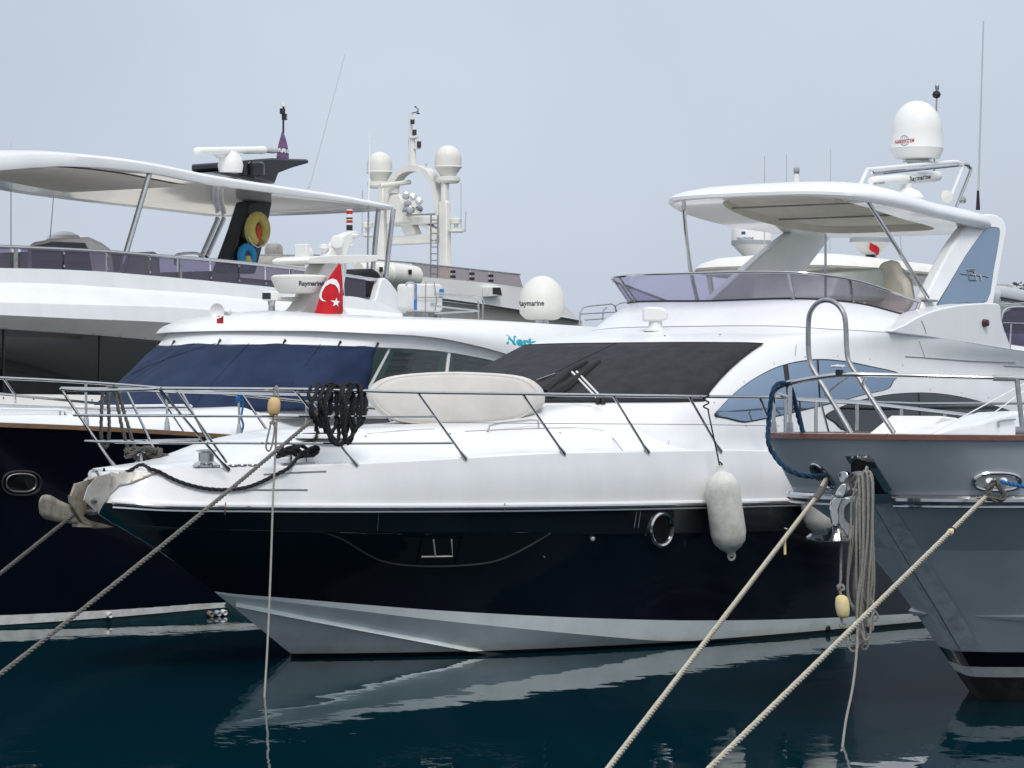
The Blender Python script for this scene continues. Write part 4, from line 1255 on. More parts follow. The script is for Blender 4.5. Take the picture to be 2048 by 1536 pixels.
for L in ((842, 855), (868, 872)):
    mesh('foot', box(N.at(L[0], 632, p=.6), (.10, .2, .14)), 'steel_dull', lb)

# bow rails of the navy cruiser
nr = lambda x: nb(x) - .1
def nrp(a, b): return N.on(a, b, nr)
tp = [nrp(a, b) for a, b in [(2, 756), (90, 760), (175, 765), (320, 776), (480, 790), (632, 805), (760, 818)]]
nzr = itp([(q.x, q.z) for q in tp] + [(0.3, 3.35)])
P = [Vector((x, -nr(x), nzr(x))) for x in [.3 + (tp[-1].x - .3) * i / 50 for i in range(51)]]
mesh('bow_rail', [tube(P, .019, 8), tube(both(P), .019, 8), tube([P[0], both(P)[0]], .019, 8)], 'steel', YN)
P2 = [Vector((q.x, q.y, q.z - .33)) for q in P[:30]]
mesh('lower_rail', [tube(P2, .012, 6), tube(both(P2), .012, 6)], 'steel', YN)
for a, bt in ((172, 765), (334, 777), (478, 790), (612, 803)):
    q = nrp(a, bt)
    zb = nz(q.x) + .03
    s_ = mesh('stanchion', tube([Vector((q.x, q.y, zb)), q], .017, 8), 'steel', YN)
    mesh('socket', tube([Vector((q.x, q.y, zb)), Vector((q.x, q.y, zb + .1)), Vector((q.x, q.y, zb + .16))], [.045, .035, .02], 10), 'steel', s_)
mesh('stanchion', tube([nrp(8, 758), nrp(30, 790), nrp(31, 806)], .014, 8), 'steel', YN)
mesh('gangway_gate_rail', tube([nrp(310, 778), nrp(366, 862)], .014, 8), 'steel', YN)
for L in ([(0, 818), (120, 820), (130, 823), (134, 830)], [(146, 832), (150, 820), (165, 814), (365, 811), (378, 815), (384, 828)]):
    P = [N.at(a, b, p=1.5) for a, b in L]
    o = mesh('deck_handrail', tube([Vector(t) for t in spl(P, 4)], .018, 8), 'gelcoat', YN)
    for i in (1, len(P) - 2):
        mesh('handrail_foot', tube([P[i], P[i] - Vector((0, 0, .1))], .014, 8), 'steel', o)
# hawse port and discharge fittings in the navy hull
NHB = bvh(nh)
def oval(fr, bv, cx, cy, a, b, off, n=28, k=2.6):
    P = []
    for i in range(n):
        t = 2 * math.pi * i / n
        c, s = math.cos(t), math.sin(t)
        x = cx + a * math.copysign(abs(c) ** (2 / k), c); y = cy + b * math.copysign(abs(s) ** (2 / k), s)
        q, _ = fr.hit(bv, x, y, off)
        if q: P.append(q)
    return P
po = oval(N, NHB, 42, 966, 38, 24, .012)
hp_ = mesh('hull_port', tube(po, .016, 8, closed=True), 'gasket', YN)
mesh('port_rim', tube(oval(N, NHB, 41, 965, 30, 18, .02), .012, 8, closed=True), 'steel_dull', hp_)
pg = oval(N, NHB, 41, 965, 30, 18, .01)
mesh('port_glass', (pg, [tuple(range(len(pg)))]), 'glass_black', hp_, smooth=0)
for a, b, m_ in ((217, 1229, 'plastic_white'), (419, 1227, 'galvanised'), (434, 1226, 'plastic_grey'), (446, 1224, 'plastic_white')):
    q = N.on(a, b, lambda x: nw(x) + .01)
    mesh('exhaust_outlet', lathe([(.036, -.06), (.036, .07), (.030, .08), (.024, .06), (0, .055)], q, 12, (-.35, -.9, -.1)), m_, YN)

# ================================================================== the large white flybridge yacht on the left
B = Frame(-18.16, 44.27, 50)
YB = B.empty('flybridge_yacht', 'large white flybridge yacht with black mast and long white hardtop', 'yacht')
LB = {
    'L1': (2.60, [(-120, 533), (0, 536), (100, 538), (200, 543), (300, 551), (420, 562), (560, 576), (690, 592), (760, 603)]),
    'L2': (2.62, [(-120, 562), (0, 565), (100, 567), (200, 573), (300, 580), (420, 588), (560, 602), (690, 615), (805, 627)]),
    'L3': (3.02, [(-120, 602), (0, 605), (150, 609), (300, 613), (420, 620), (560, 632), (690, 643), (805, 652)]),
    'L4': (3.06, [(-120, 626), (0, 630), (150, 637), (300, 643), (420, 651), (560, 661), (690, 671), (805, 680)]),
    'L5': (2.78, [(-120, 653), (0, 658), (100, 664), (200, 671), (330, 682), (560, 697), (690, 706), (805, 714)]),
    'L6': (2.80, [(-120, 786), (0, 788), (100, 789), (200, 790), (330, 791), (560, 790), (690, 789), (805, 788)]),
    'L7': (3.0, [(-120, 806), (0, 808), (150, 813), (300, 815), (560, 813), (805, 810)]),
}
def bl(k, n=50):
    p, tr_ = LB[k]
    f = itp([(B.at(a, b, p=p).x, B.at(a, b, p=p).z) for a, b in tr_])
    x0, x1 = B.at(tr_[0][0], tr_[0][1], p=p).x, B.at(tr_[-1][0], tr_[-1][1], p=p).x
    return [(x, -p, f(x)) for x in [x0 + (x1 - x0) * i / n for i in range(n + 1)]]
def bstrip(a, b, m, name, rows_=2, sm=25):
    A, Bq = bl(a), bl(b)
    g = grid([[lerp3(p, q, v / rows_) for p, q in zip(A, Bq)] for v in range(rows_ + 1)])
    return mesh(name, [g, mirror(g)], m, YB, smooth=sm)
co1 = bstrip('L1', 'L2', 'gelcoat', 'flybridge_coaming')
co2 = bstrip('L2', 'L3', 'gelcoat', 'upper_brow')
co3 = bstrip('L3', 'L4', 'gelcoat', 'lower_brow')
co4 = bstrip('L4', 'L5', 'gelcoat_warm', 'soffit')
wl_ = bstrip('L5', 'L6', 'glass_black', 'saloon_glazing')
gw = bstrip('L6', 'L7', 'gelcoat_warm', 'gunwale')
# inner top, front closing and hull of that yacht
A = bl('L1')
mesh('flybridge_deck', grid([A, [(x, -y, z) for x, y, z in A]]), 'gelcoat', YB)
e0 = [bl(k)[0] for k in ('L1', 'L2', 'L3', 'L4', 'L5', 'L6', 'L7')]
nose = [[(x - .0, y, z) for x, y, z in e0]]
for k, f in ((1.2, .8), (2.2, .45), (2.6, 0.0)):
    nose.append([(x - k * (1 + .25 * i), y * f, z) for i, (x, y, z) in enumerate(e0)])
g = grid(nose); mesh('front_screen', [g, mirror(g)], 'gelcoat', YB, smooth=30)
hb_ = itp([(0, 0), (1, 1.0), (3, 2.0), (6, 2.75), (9, 3.0), (26, 2.9)])
hr_ = lambda pf, z, x0: [(x0 + (26 - x0) * t, -pf(x0 + (26 - x0) * t), z(x0 + (26 - x0) * t)) for t in TS]
zs = itp([(0, 3.0), (9, 2.68), (26, 2.5)])
g = grid([hr_(hb_, zs, 0), hr_(lambda x: hb_(x) * .96, lambda x: 1.4, .7), hr_(lambda x: hb_(x) * .88, lambda x: -.3, 1.6)])
mesh('hull', [g, mirror(g)], 'gelcoat', YB, smooth=30)
g = grid([hr_(hb_, zs, 0), hr_(lambda x: hb_(x) * .0, lambda x: zs(x) + .05, 0)]); mesh('main_deck', [g, mirror(g)], 'gelcoat', YB)
for px in (8, 200):
    mesh('glazing_joint', tube([B.at(px, 659 if px < 50 else 671, p=2.79), B.at(px - 1, 788, p=2.81)], .014, 5), 'gasket', YB)
for a, b in [(5, 656), (13, 656), (73, 661), (131, 665), (187, 668), (240, 672), (291, 675)]:
    mesh('bolt', lathe([(.018, 0), (.012, .01), (0, .012)], B.at(a, b + 0, p=2.80), 8, (0, -1, 0)), 'steel_dull', YB)
for a, b in [(7, 796), (67, 798), (125, 800), (184, 800)]:
    mesh('bolt', lathe([(.016, 0), (.012, .01), (0, .012)], B.at(a, b, p=2.90), 8, (0, -1, 0)), 'steel_dull', YB)
# smoked guard glass along the flybridge
railz = (2.56, [(-120, 489), (0, 493), (100, 497), (215, 503), (300, 510), (420, 519), (560, 533), (690, 550), (765, 561)])
def bline(p, tr_, n=60):
    f = itp([(B.at(a, b, p=p).x, B.at(a, b, p=p).z) for a, b in tr_])
    return f
fz, f0 = bline(*railz), bline(*LB['L1'])
def bx(px, p=2.56): return B.at(px, 540, p=p).x
cuts = [-120, 27, 45, 132, 218, 304, 362, 426, 482, 536, 585, 655, 738]
for c0, c1 in zip(cuts, cuts[1:]):
    if c1 - c0 < 25: continue
    x0, x1 = bx(c0) + .015, bx(c1) - .015
    xs = [x0 + (x1 - x0) * i / 4 for i in range(5)]
    g = grid([[(x, -2.5, f0(x) + .01) for x in xs], [(x, -2.5, fz(x) - .01) for x in xs]])
    for sg in ((g, mirror(g)) if c0 > 100 else (g,)):
        o = mesh('guard_pane', sg, 'acrylic_violet_dark', YB, smooth=0)
for c in (36, 365, 588):
    x = bx(c)
    mesh('guard_post', box((x, -2.51, (f0(x) + fz(x)) / 2), (.06, .03, fz(x) - f0(x))), 'steel_dull', YB)
for c in (132, 218, 304, 426, 482, 536, 655):
    x = bx(c)
    for z in (f0(x) + .06, fz(x) - .06):
        mesh('glass_clamp', lathe([(.02, 0), (.016, .015), (0, .018)], (x, -2.512, z), 8, (0, -1, 0)), 'steel', YB)
xs = [bx(-120) + (bx(765) - bx(-120)) * i / 60 for i in range(61)]
mesh('guard_rail', [tube([(x, -2.5, fz(x)) for x in xs], .03, 8), tube([(x, 2.5, fz(x)) for x in xs], .03, 8)], 'steel', YB)
# aft wing
WG = spl([(700, 592), (742, 600), (752, 596), (762, 559), (775, 558), (790, 576), (806, 602), (813, 628), (740, 622), (700, 616)], 2, True)
for sgn in (1, -1):
    mesh('aft_wing', plate([(q.x, q.y * sgn, q.z) for q in [B.at(a, b, p=2.6) for a, b in WG]], (0, .16 * sgn, 0)), 'gelcoat', YB, smooth=30, bevel=.03)
# hardtop
rim_b = [(-140, 352), (0, 341), (60, 336), (130, 333), (210, 336), (290, 345), (420, 369), (560, 388), (690, 404), (786, 417)]
rim_t = [(-140, 318), (0, 308), (60, 305), (130, 306), (210, 313), (290, 324), (420, 350), (560, 372), (690, 392), (786, 410)]
HW = itp([(8, .9), (9.5, 1.7), (11, 2.05), (13, 2.2), (17, 2.25), (21, 2.25), (22.3, 2.2), (22.55, 2.12), (22.75, 1.9), (22.95, 1.4), (23.08, .7), (23.1, 0)])
pb = 2.2
fb = itp([(B.at(a, b, p=pb).x, B.at(a, b, p=pb).z) for a, b in rim_b]); ft = itp([(B.at(a, b, p=pb).x, B.at(a, b, p=pb).z) for a, b in rim_t])
xs = [8 + 14.8 * (i / 70) for i in range(67)] + [22.3, 22.5, 22.65, 22.75, 22.85, 22.95, 23.02, 23.06, 23.085, 23.1]
secs = []
for x in xs:
    w = HW(x); zb, zt2 = fb(x), max(ft(x), fb(x) + .03)
    secs.append([(x, -w * .90, zb + .015), (x, -w * .993, zb), (x, -w, zb + .03), (x, -w, max(zb + .035, zt2 - .04)), (x, -w * .985, zt2), (x, -w * .8, zt2 + .05), (x, -w * .4, zt2 + .09), (x, 0, zt2 + .10),
                 (x, w * .4, zt2 + .09), (x, w * .8, zt2 + .05), (x, w * .985, zt2), (x, w, max(zb + .035, zt2 - .04)), (x, w, zb + .03), (x, w * .993, zb), (x, w * .90, zb + .015)])
hb2 = mesh('hardtop', grid(secs), 'gelcoat', YB, smooth=40)
mesh('underside', grid([[(x, -HW(x) * .905, fb(x) + .016), (x, -HW(x) * .6, fb(x) + .05), (x, HW(x) * .6, fb(x) + .05), (x, HW(x) * .905, fb(x) + .016)] for x in xs]), 'gelcoat_underside', hb2, smooth=20)
def lin(x0, x1, w, dz): return [[(x, -w, fb(x) + dz), (x, w, fb(x) + dz)] for x in [x0 + (x1 - x0) * i / 14 for i in range(15)]]
mesh('headliner', grid(lin(12, 18.3, 1.45, .03)), 'liner_beige', hb2, smooth=20)
mesh('headliner_panel', grid(lin(12.4, 15.4, 1.15, .02)), 'leather_cream', hb2, smooth=20)
# posts
for L, p in (([(300, 343), (270, 445), (240, 546)], 2.15), ([(757, 418), (743, 562)], 1.9), ([(787, 418), (771, 556)], 2.3)):
    mesh('hardtop_post', tube([B.at(a, b, p=p) for a, b in L], .045, 10), 'steel', YB)
for L in ([(436, 436), (402, 514)], [(448, 436), (413, 514)]):
    mesh('hardtop_post', tube([B.at(a, b, p=-2.0) for a, b in L], .045, 10), 'steel', YB)
# black mast
mk = mesh('mast', plate([B.at(a, b, p=.45) for a, b in [(500, 402), (546, 402), (541, 430), (527, 490), (512, 548), (449, 548), (462, 514), (482, 460)]], (0, .35, 0)), 'mast_black', YB, smooth=30, bevel=.04, seg=3)
mesh('mast_top', plate([B.at(a, b, p=.35) for a, b in [(470, 360), (440, 338), (440, 325), (545, 316), (617, 318), (619, 326), (590, 334), (558, 346), (550, 368)]], (0, .7, 0)), 'mast_black', mk, smooth=30, bevel=.03)
mesh('mast_base', plate([B.at(a, b, p=.5) for a, b in [(425, 344), (450, 341), (500, 352), (553, 364), (520, 366)]], (0, 1.0, 0)), 'mast_black', mk, smooth=30, bevel=.02)
mesh('tail_light_box', lathe([(.15, 0), (.15, .2), (.11, .24), (0, .24)], B.at(512, 351, p=.6), 18), 'mast_black', mk)
q = B.at(461, 345, p=.6)
rp_ = mesh('radar_pedestal', lathe([(.20, 0), (.22, .12), (.19, .25), (.12, .33), (.10, .36)], q, 20), 'plastic_white', YB)
a_, b_ = B.at(392, 302, p=.9), B.at(528, 300, p=.25)
ax_ = (b_ - a_).normalized(); sd = ax_.cross(Vector((0, 0, 1))).normalized()
rws = []
for f_, k_ in [(0, .5), (.01, .9), (.03, 1), (.94, 1), (.96, 1.1), (.99, 1.05), (1, .7)]:
    c_ = a_ + (b_ - a_) * f_
    rws.append([c_ + sd * .08 * k_ * math.cos(t) + Vector((0, 0, .065 * k_ * math.sin(t))) for t in [2 * math.pi * k / 14 for k in range(14)]])
Vv, Ff = grid(rws, cu=True); Ff += [tuple(range(13, -1, -1)), tuple(6 * 14 + k for k in range(14))]
rb_ = mesh('radar_scanner', (Vv, Ff), 'radome', YB, smooth=50)
mesh('scanner_neck', plate([B.at(a, b, p=.65) for a, b in [(440, 307), (490, 307), (478, 314), (450, 316)]], (0, .2, 0)), 'radome', rb_, bevel=.02)
mesh('camera', lathe([(0, -.1), (.05, -.08), (.06, .1), (.02, .25), (0, .25)], B.at(537, 300, p=.2), 12, (.85, -.3, 0)), 'plastic_grey', YB)
tl = mesh('light_pole', tube([B.at(566, 330, p=0), B.at(567, 206, p=0)], .018, 6), 'gasket', YB)
for y0, y1, m_, dx in ((213, 205, 'plastic_white', 0), (228, 217, 'gasket', -2), (240, 228, 'gasket', 2), (238, 231, 'plastic_white', 3)):
    c0 = B.at(567 + dx, y0, p=0)
    mesh('pole_lamp', lathe([(.05, 0), (.05, (y0 - y1) / F * 61), (0, (y0 - y1) / F * 61 + .005)], c0, 10), m_, tl)
mesh('whip_antenna', tube([B.at(617, 376, p=1.0), B.at(622, 362, p=1.0), B.at(690, 108, p=1.0)], [.022, .012, .006], 6), 'plastic_grey', YB)
mesh('whip_antenna', tube([B.at(735, 540, p=1.4), B.at(740, 265, p=1.4)], [.02, .010], 6), 'plastic_white', YB)
for L in ([(22, 520), (22, 285)], [(100, 480), (107, 395)]):
    mesh('whip_antenna', tube([B.at(a, b, p=-2.2) for a, b in L], [.010, .006], 5), 'plastic_grey', YB)
# helm console under a fitted cover, windscreen of the helm, seats
A = [B.at(a, b, p=1.0) for a, b in [(92, 548), (90, 492), (102, 483), (140, 476), (182, 474), (205, 484), (225, 498), (232, 548)]]
hc = mesh('console_cover', plate([(q.x, q.y, q.z) for q in A], (0, .45, 0)), 'cover_beige', YB, smooth=40, bevel=.06, seg=3)
A = [B.at(a, b, p=1.02) for a, b in [(66, 545), (64, 492), (105, 483), (170, 486), (177, 498), (185, 545)]]
mesh('console_screen', plate(A, (0, .02, 0)), 'glass_hull', hc, smooth=0)
for px, p in ((290, .6), (40, -.6)):
    A = [B.at(a, b, p=p) for a, b in [(px - 35, 552), (px - 30, 505), (px + 25, 503), (px + 32, 515), (px + 34, 560)]]
    mesh('sofa', plate(A, (0, 1.3, 0)), 'cover_taupe', YB, smooth=40, bevel=.06, seg=3)
mesh('grab_hoop', tube([Vector(t) for t in spl([B.at(a, b, p=1.2) for a, b in [(350, 530), (352, 512), (360, 508), (390, 506), (402, 512), (406, 522)]], 4)], .022, 8), 'steel_dull', YB)
q = B.at(127, 478, p=-2.4); mesh('satellite_dome', lathe([(.25, -.3), (.3, 0), (.27, .06), (.15, .12), (0, .14)], q, 18), 'radome', YB)

A = [B.at(a, b, p=2.2) for a, b in spl([(690, 590), (692, 560), (705, 548), (738, 538), (752, 540), (764, 556), (758, 592)], 3, True)]
mesh('sunbed_cover', plate(A, (0, 1.2, 0)), 'black_fabric', YB, smooth=40, bevel=.06, seg=3)

# ================================================================== the cream yacht with the tall mast further back
C = Frame(-2.25, 80.0, 50)
YC = C.empty('mast_yacht', 'cream superyacht with twin domes on a tall arched mast', 'yacht')
def cx(px, py, x=0.0): return C.at(px, py, x=x)
def cslab(L, x, th, name, par, m='gelcoat_cream', sp=False, bev=.03):
    A = [C.at(a, b, x=x) for a, b in (spl(L, 3, True) if sp else L)]
    return mesh(name, plate(A, (th, 0, 0)), m, par, smooth=40, bevel=bev)
mc = mesh('mast_pillar', plate([cx(a, b) for a, b in [(881, 364), (890, 364), (890, 402), (893, 404), (894, 560), (878, 560), (877, 404), (881, 402)]], (.16, 0, 0)), 'gelcoat_cream', YC, smooth=40, bevel=.03)
mesh('mast_pillar', plate([cx(a, b) for a, b in [(755, 372), (766, 372), (767, 560), (754, 560)]], (.16, 0, 0)), 'gelcoat_cream', YC, smooth=40, bevel=.03)
cslab([(772, 474), (872, 466), (872, 486), (772, 490)], .08, .3, 'cross_beam', mc)
cslab([(775, 438), (865, 432), (882, 434), (882, 446), (775, 452)], .05, .35, 'cross_beam', mc)
cslab([(795, 444), (822, 446), (832, 470), (810, 474)], .1, .25, 'brace', mc)
cslab([(828, 446), (850, 446), (882, 466), (882, 474)], .1, .25, 'brace', mc)
cslab([(772, 412), (780, 390), (798, 388), (816, 430), (816, 442), (772, 450)], -.1, .5, 'radar_pylon', mc)
arch = [cx(a, b, .2) for a, b in [(780, 420), (783, 385), (793, 360), (808, 343), (828, 337), (850, 341), (866, 357), (876, 380), (880, 405), (881, 440)]]
P = [Vector(t) for t in spl(arch, 4)]
rws = []
for i, q in enumerate(P):
    t = (P[min(i + 1, len(P) - 1)] - P[max(i - 1, 0)]).normalized()
    n = t.cross(Vector((1, 0, 0))).normalized()
    rws.append([q + n * .07 + Vector((-.14, 0, 0)), q + n * .07 + Vector((.14, 0, 0)), q - n * .07 + Vector((.14, 0, 0)), q - n * .07 + Vector((-.14, 0, 0))])
mesh('arch', grid(rws, cu=True), 'gelcoat_cream', mc, smooth=40)
for px, yb, w in ((759, 372, 25.5), (896, 362, 27)):
    q = cx(px, yb, .2)
    mesh('dome_shelf', lathe([(.22, -.05), (.28, 0), (.28, .08), (.2, .1)], q, 24), 'gelcoat_cream', mc)
    R_ = w / F * 80
    z0 = .12 + .0
    d = mesh('satellite_dome', lathe([(.17, .1), (.19, .14), (R_ * .98, .30), (R_ * 1.05, .31), (R_ * 1.05, .33), (R_, .345), (R_, .50)] + [(R_ * math.cos(a), .50 + R_ * 1.0 * math.sin(a)) for a in [math.radians(k) for k in (12, 25, 38, 50, 62, 74, 84, 90)]], q, 32), 'plastic_ivory', YC, smooth=40)
pole = mesh('signal_mast', [tube([cx(826, 340, .2), cx(825, 270, .2)], [.09, .06], 10), tube([cx(823, 275, .2), cx(822, 226, .2)], .03, 8)], 'gelcoat_cream', mc)
mesh('lamp_shelf', lathe([(.02, -.03), (.12, 0), (.12, .04), (0, .05)], cx(827, 276, .2), 16), 'gelcoat_cream', mc)
for a, b, h in ((829, 270, .12), (838, 295, .14), (825, 248, .10)):
    q = cx(a, b, .15)
    o = mesh('lamp', lathe([(.05, 0), (.05, h), (.03, h + .03)], q, 12), 'gasket', mc)
    mesh('lamp_cap', lathe([(.055, h), (.055, h + .04)], q, 12), 'gelcoat_cream', o)
mesh('lamp_bracket', box(cx(833, 297, .2), (.1, .2, .03)), 'gelcoat_cream', mc)
vn = mesh('wind_vane', [tube([cx(822, 227, .2), cx(836, 223, .2)], .012, 6), tube([cx(836, 228, .2), cx(836, 217, .2)], .012, 6), plate([cx(836, 218, .2), cx(830, 212, .2), cx(828, 214, .2)], (.02, 0, 0)), tube([cx(833, 227, .2), cx(839, 227, .2)], .014, 6)], 'gasket', mc)
for L in ([(817, 335), (817, 233)], [(813, 335), (813, 305)]):
    mesh('thin_aerial', tube([cx(a, b, .2) for a, b in L], .010, 5), 'plastic_white', mc)
mesh('gps_puck', [lathe([(.02, 0), (.02, .1), (.06, .12), (.06, .14)], cx(852, 338, .2), 10)], 'plastic_white', mc)
# radar on the pylon
q = cx(787, 387, 0)
rr_ = mesh('radar_scanner', [lathe([(.12, 0), (.14, .06), (.12, .14), (.05, .18)], q, 16)], 'plastic_ivory', YC)
a_, b_ = C.at(760, 372, x=-.5), C.at(820, 364, x=.3)
mesh('scanner_bar', tube([a_, b_], .055, 10), 'plastic_ivory', rr_)
# trumpet horns
random.seed(5)
for a, b in ((812, 392), (826, 394), (838, 403), (816, 408), (822, 420), (838, 418), (812, 422)):
    q = cx(a, b, -.2)
    mesh('trumpet_horn', lathe([(0, .02), (.03, .025), (.09, .01), (.085, -.01), (.035, -.06), (.015, -.26)], q, 14, (-.7 + random.uniform(-.2, .2), -.6, random.uniform(-.2, .25))), 'steel', YC)
mesh('horn_shelf', tube([cx(812, 430, -.2), cx(870, 428, -.2)], .02, 6), 'steel_dull', YC)
# ladder, side shelf
ld = mesh('mast_ladder', [tube([cx(861, 560, -.15), cx(862, 428, -.15)], .018, 6), tube([cx(875, 560, -.15), cx(876, 430, -.15)], .018, 6)], 'steel_dull', YC)
for k in range(9):
    y = 440 + k * 13.5
    mesh('rung', tube([cx(861.5, y, -.15), cx(875.5, y, -.15)], .013, 6), 'steel_dull', ld)
for px, s_ in ((915, 1), (738, -1)):
    mesh('side_shelf', lathe([(.1, -.03), (.2, 0), (.2, .05), (.1, .06)], cx(px, 463 if s_ > 0 else 472, .2), 16), 'gelcoat_cream', mc)
    mesh('side_lamp', [lathe([(.05, .05), (.05, .16), (.13, .17), (.13, .27), (.05, .30)], cx(px - 3, 462 if s_ > 0 else 470, .2), 16)], 'plastic_ivory', mc)
mesh('side_shelf_arm', [box(cx(905, 463, .2), (.12, .45, .05)), box(cx(748, 473, .2), (.12, .35, .05))], 'gelcoat_cream', mc)
for L, r in (([(922, 458), (922, 365)], .010), ([(930, 458), (932, 423)], .012), ([(724, 470), (725, 380)], .010)):
    mesh('thin_aerial', tube([cx(a, b, .2) for a, b in L], r, 5), 'plastic_grey', mc)
# superstructure under it
PC = 2.9
def cstrip(T, Bm, m, name, n=24, p0=PC, p1=PC):
    fa = itp([(C.at(a, b, p=p0).x, C.at(a, b, p=p0).z) for a, b in T]); fbm = itp([(C.at(a, b, p=p1).x, C.at(a, b, p=p1).z) for a, b in Bm])
    x0, x1 = C.at(*T[0], p=p0).x, C.at(*T[-1], p=p0).x
    y0, y1 = C.at(*Bm[0], p=p1).x, C.at(*Bm[-1], p=p1).x
    g = grid([[(x0 + (x1 - x0) * i / n, -p0, fa(x0 + (x1 - x0) * i / n)) for i in range(n + 1)], [(y0 + (y1 - y0) * i / n, -p1, fbm(y0 + (y1 - y0) * i / n)) for i in range(n + 1)]])
    return mesh(name, [g, mirror(g)], m, YC, smooth=30)
cstrip([(480, 523), (600, 532), (837, 553), (1045, 576), (1130, 612), (1160, 640)], [(480, 555), (600, 566), (830, 590), (1000, 613), (1100, 626), (1163, 641)], 'gelcoat_warm', 'upper_bulwark')
cstrip([(480, 560), (600, 571), (830, 596), (1000, 617), (1165, 645)], [(480, 640), (830, 660), (1000, 672), (1165, 690)], 'liner_beige', 'side_deck_lining', p0=PC - .35, p1=PC - .35)
cstrip([(480, 555), (600, 566), (830, 590), (1000, 613), (1163, 641)], [(480, 560), (600, 571), (830, 595), (1000, 617), (1163, 645)], 'frame_brown', 'teak_trim', p0=PC + .02, p1=PC - .35)
ud = [C.at(a, b, p=PC) for a, b in [(480, 540), (837, 560), (1045, 580)]]
mesh('upper_deck', grid([[(q.x, q.y, q.z) for q in ud], [(q.x, -q.y, q.z) for q in ud]]), 'gelcoat_warm', YC)
for c0, c1 in ((826, 902), (904, 940), (942, 978), (980, 1046)):
    T = lambda px: C.at(px, 525 + (px - 826) * .108, p=2.75)
    Bq = lambda px: C.at(px, 552 + (px - 826) * .107, p=2.75)
    t1 = c1 - (8 if c1 > 1040 else 0)
    o = mesh('guard_pane', plate([Bq(c0), Bq(c1), T(t1), T(c0)], (0, .015, 0)), 'acrylic_brown', YC, smooth=0)
    mesh('pane_clamp', [box(C.at(c0 + 2, 535 + (c0 - 826) * .108, p=2.78), (.12, .05, .06)), box(C.at(c0 + 2, 545 + (c0 - 826) * .108, p=2.78), (.12, .05, .06))], 'gasket', o)
mesh('guard_rail', tube([C.at(600, 508, p=2.75), C.at(826, 526, p=2.75), C.at(1040, 549, p=2.75)], .02, 6), 'steel_dull', YC)
fl_ = mesh('deck_floodlight', plate([C.at(a, b, p=3.05) for a, b in [(975, 573), (1002, 573), (1006, 592), (975, 594)]], (0, .15, 0)), 'plastic_white', YC, bevel=.02, smooth=40)
mesh('lamp_glass', plate([C.at(a, b, p=3.06) for a, b in [(986, 575), (1001, 575), (1004, 590), (986, 588)]], (0, .02, 0)), 'gasket', fl_, smooth=0)
# hull block of that yacht down to the water
x0, x1 = C.at(480, 540, p=PC).x, C.at(1163, 640, p=PC).x
g = grid([[(x0 - 4, 0, 3.8), (x0, -PC, 3.6), (x1 + .3, -PC, 3.6)], [(x0 - 3, 0, -.3), (x0 + .5, -PC * .9, -.3), (x1 - .3, -PC * .9, -.3)]])
mesh('hull', [g, mirror(g)], 'gelcoat_warm', YC, smooth=30)
g = grid([[(x0 - 1.5, 0, 3.6), (x0, -PC + .35, 3.6), (x1, -PC + .35, 3.6)], [(x0 - .5, 0, 4.6), (x0 + .5, -PC + .36, 4.6), (x1 - .3, -PC + .36, 4.4)]])
mesh('main_cabin', [g, mirror(g)], 'liner_beige', YC, smooth=30)
# things on that deck: raft canisters, covered items
for i, (a, b, w) in enumerate(((716, 541, 58), (772, 546, 62))):
    A, Bq = C.at(a, b, p=3.2), C.at(a + w, b + 8, p=3.2)
    d = (Bq - A); L = d.length; R_ = .235
    pr = [(0, 0), (R_ * .7, .0), (R_ * .95, .06)] + [(R_ * (1.0 if k % 2 else .965), .06 + (L - .12) * k / 10) for k in range(11)] + [(R_ * .95, L - .06), (R_ * .7, L), (0, L)]
    o = mesh('raft_canister', lathe(pr, A, 24, d), 'plastic_ivory', None, smooth=30, fr=C)
    setp(o, ('white life raft canister, the nearer to the red flag' if i == 0 else 'white life raft canister beside the brown glass guard'), 'life raft', 'raft canisters on the cream yacht')
    mesh('strap_buckle', box(A + d * .5 + Vector((0, -R_ - .01, .06)), (.08, .03, .1)), 'black_rubber', o)
A = [C.at(a, b, p=1.5) for a, b in [(520, 534), (530, 520), (560, 508), (590, 512), (612, 520), (615, 534)]]
o = mesh('covered_tender', plate(A, (0, 1.2, 0)), 'cover_taupe', None, smooth=40, bevel=.1, seg=3, fr=C)
setp(o, 'brown covered tender on the far deck right of the black mast', 'tender')
A = [C.at(a, b, p=.8) for a, b in [(551, 530), (551, 495), (555, 487), (561, 486), (567, 492), (570, 530)]]
mesh('outboard_hood', plate(A, (0, .35, 0)), 'cover_taupe', o, smooth=40, bevel=.05, seg=3)
mesh('rack_rail', tube([C.at(520, 510, p=1.7), C.at(625, 511, p=1.7)], .014, 6), 'steel_dull', YC)

# ================================================================== the yacht across the pontoon behind the flybridge
T = Frame(1.2, 58.0, 50)
YT = T.empty('background_yacht', 'white yacht with two banded satellite domes seen under the 64 hardtop', 'yacht')
cxT = T.at(1650, 525, p=0)
X0 = cxT.x - 2.3
TH = [(0, 0), (.05, .8), (.3, 1.4), (.9, 1.75), (2, 1.9), (3.3, 1.9), (4.3, 1.8), (4.9, 1.2), (5, 0)]
def tout(k, dz, n=40):
    half = [crs([(TH[1][0], -TH[1][1])] + TH + [(TH[-2][0], -TH[-2][1])], 1 + i * (len(TH) - 1) / n) for i in range(n + 1)]
    full = half + [(a, -b) for a, b in reversed(half[1:-1])]
    return [(X0 + 2.5 + (a - 2.5) * k, -b * k, 5.12 + dz - .03 * a) for a, b in full]
th = mesh('hardtop', [grid([tout(.6, .26), tout(.85, .20), tout(.97, .10), tout(1, .02), tout(.98, -.06), tout(.9, -.09)], cu=True), (tout(.6, .26), [tuple(range(80))]), (tout(.9, -.09), [tuple(range(80))])], 'gelcoat_cream', YT, smooth=40)
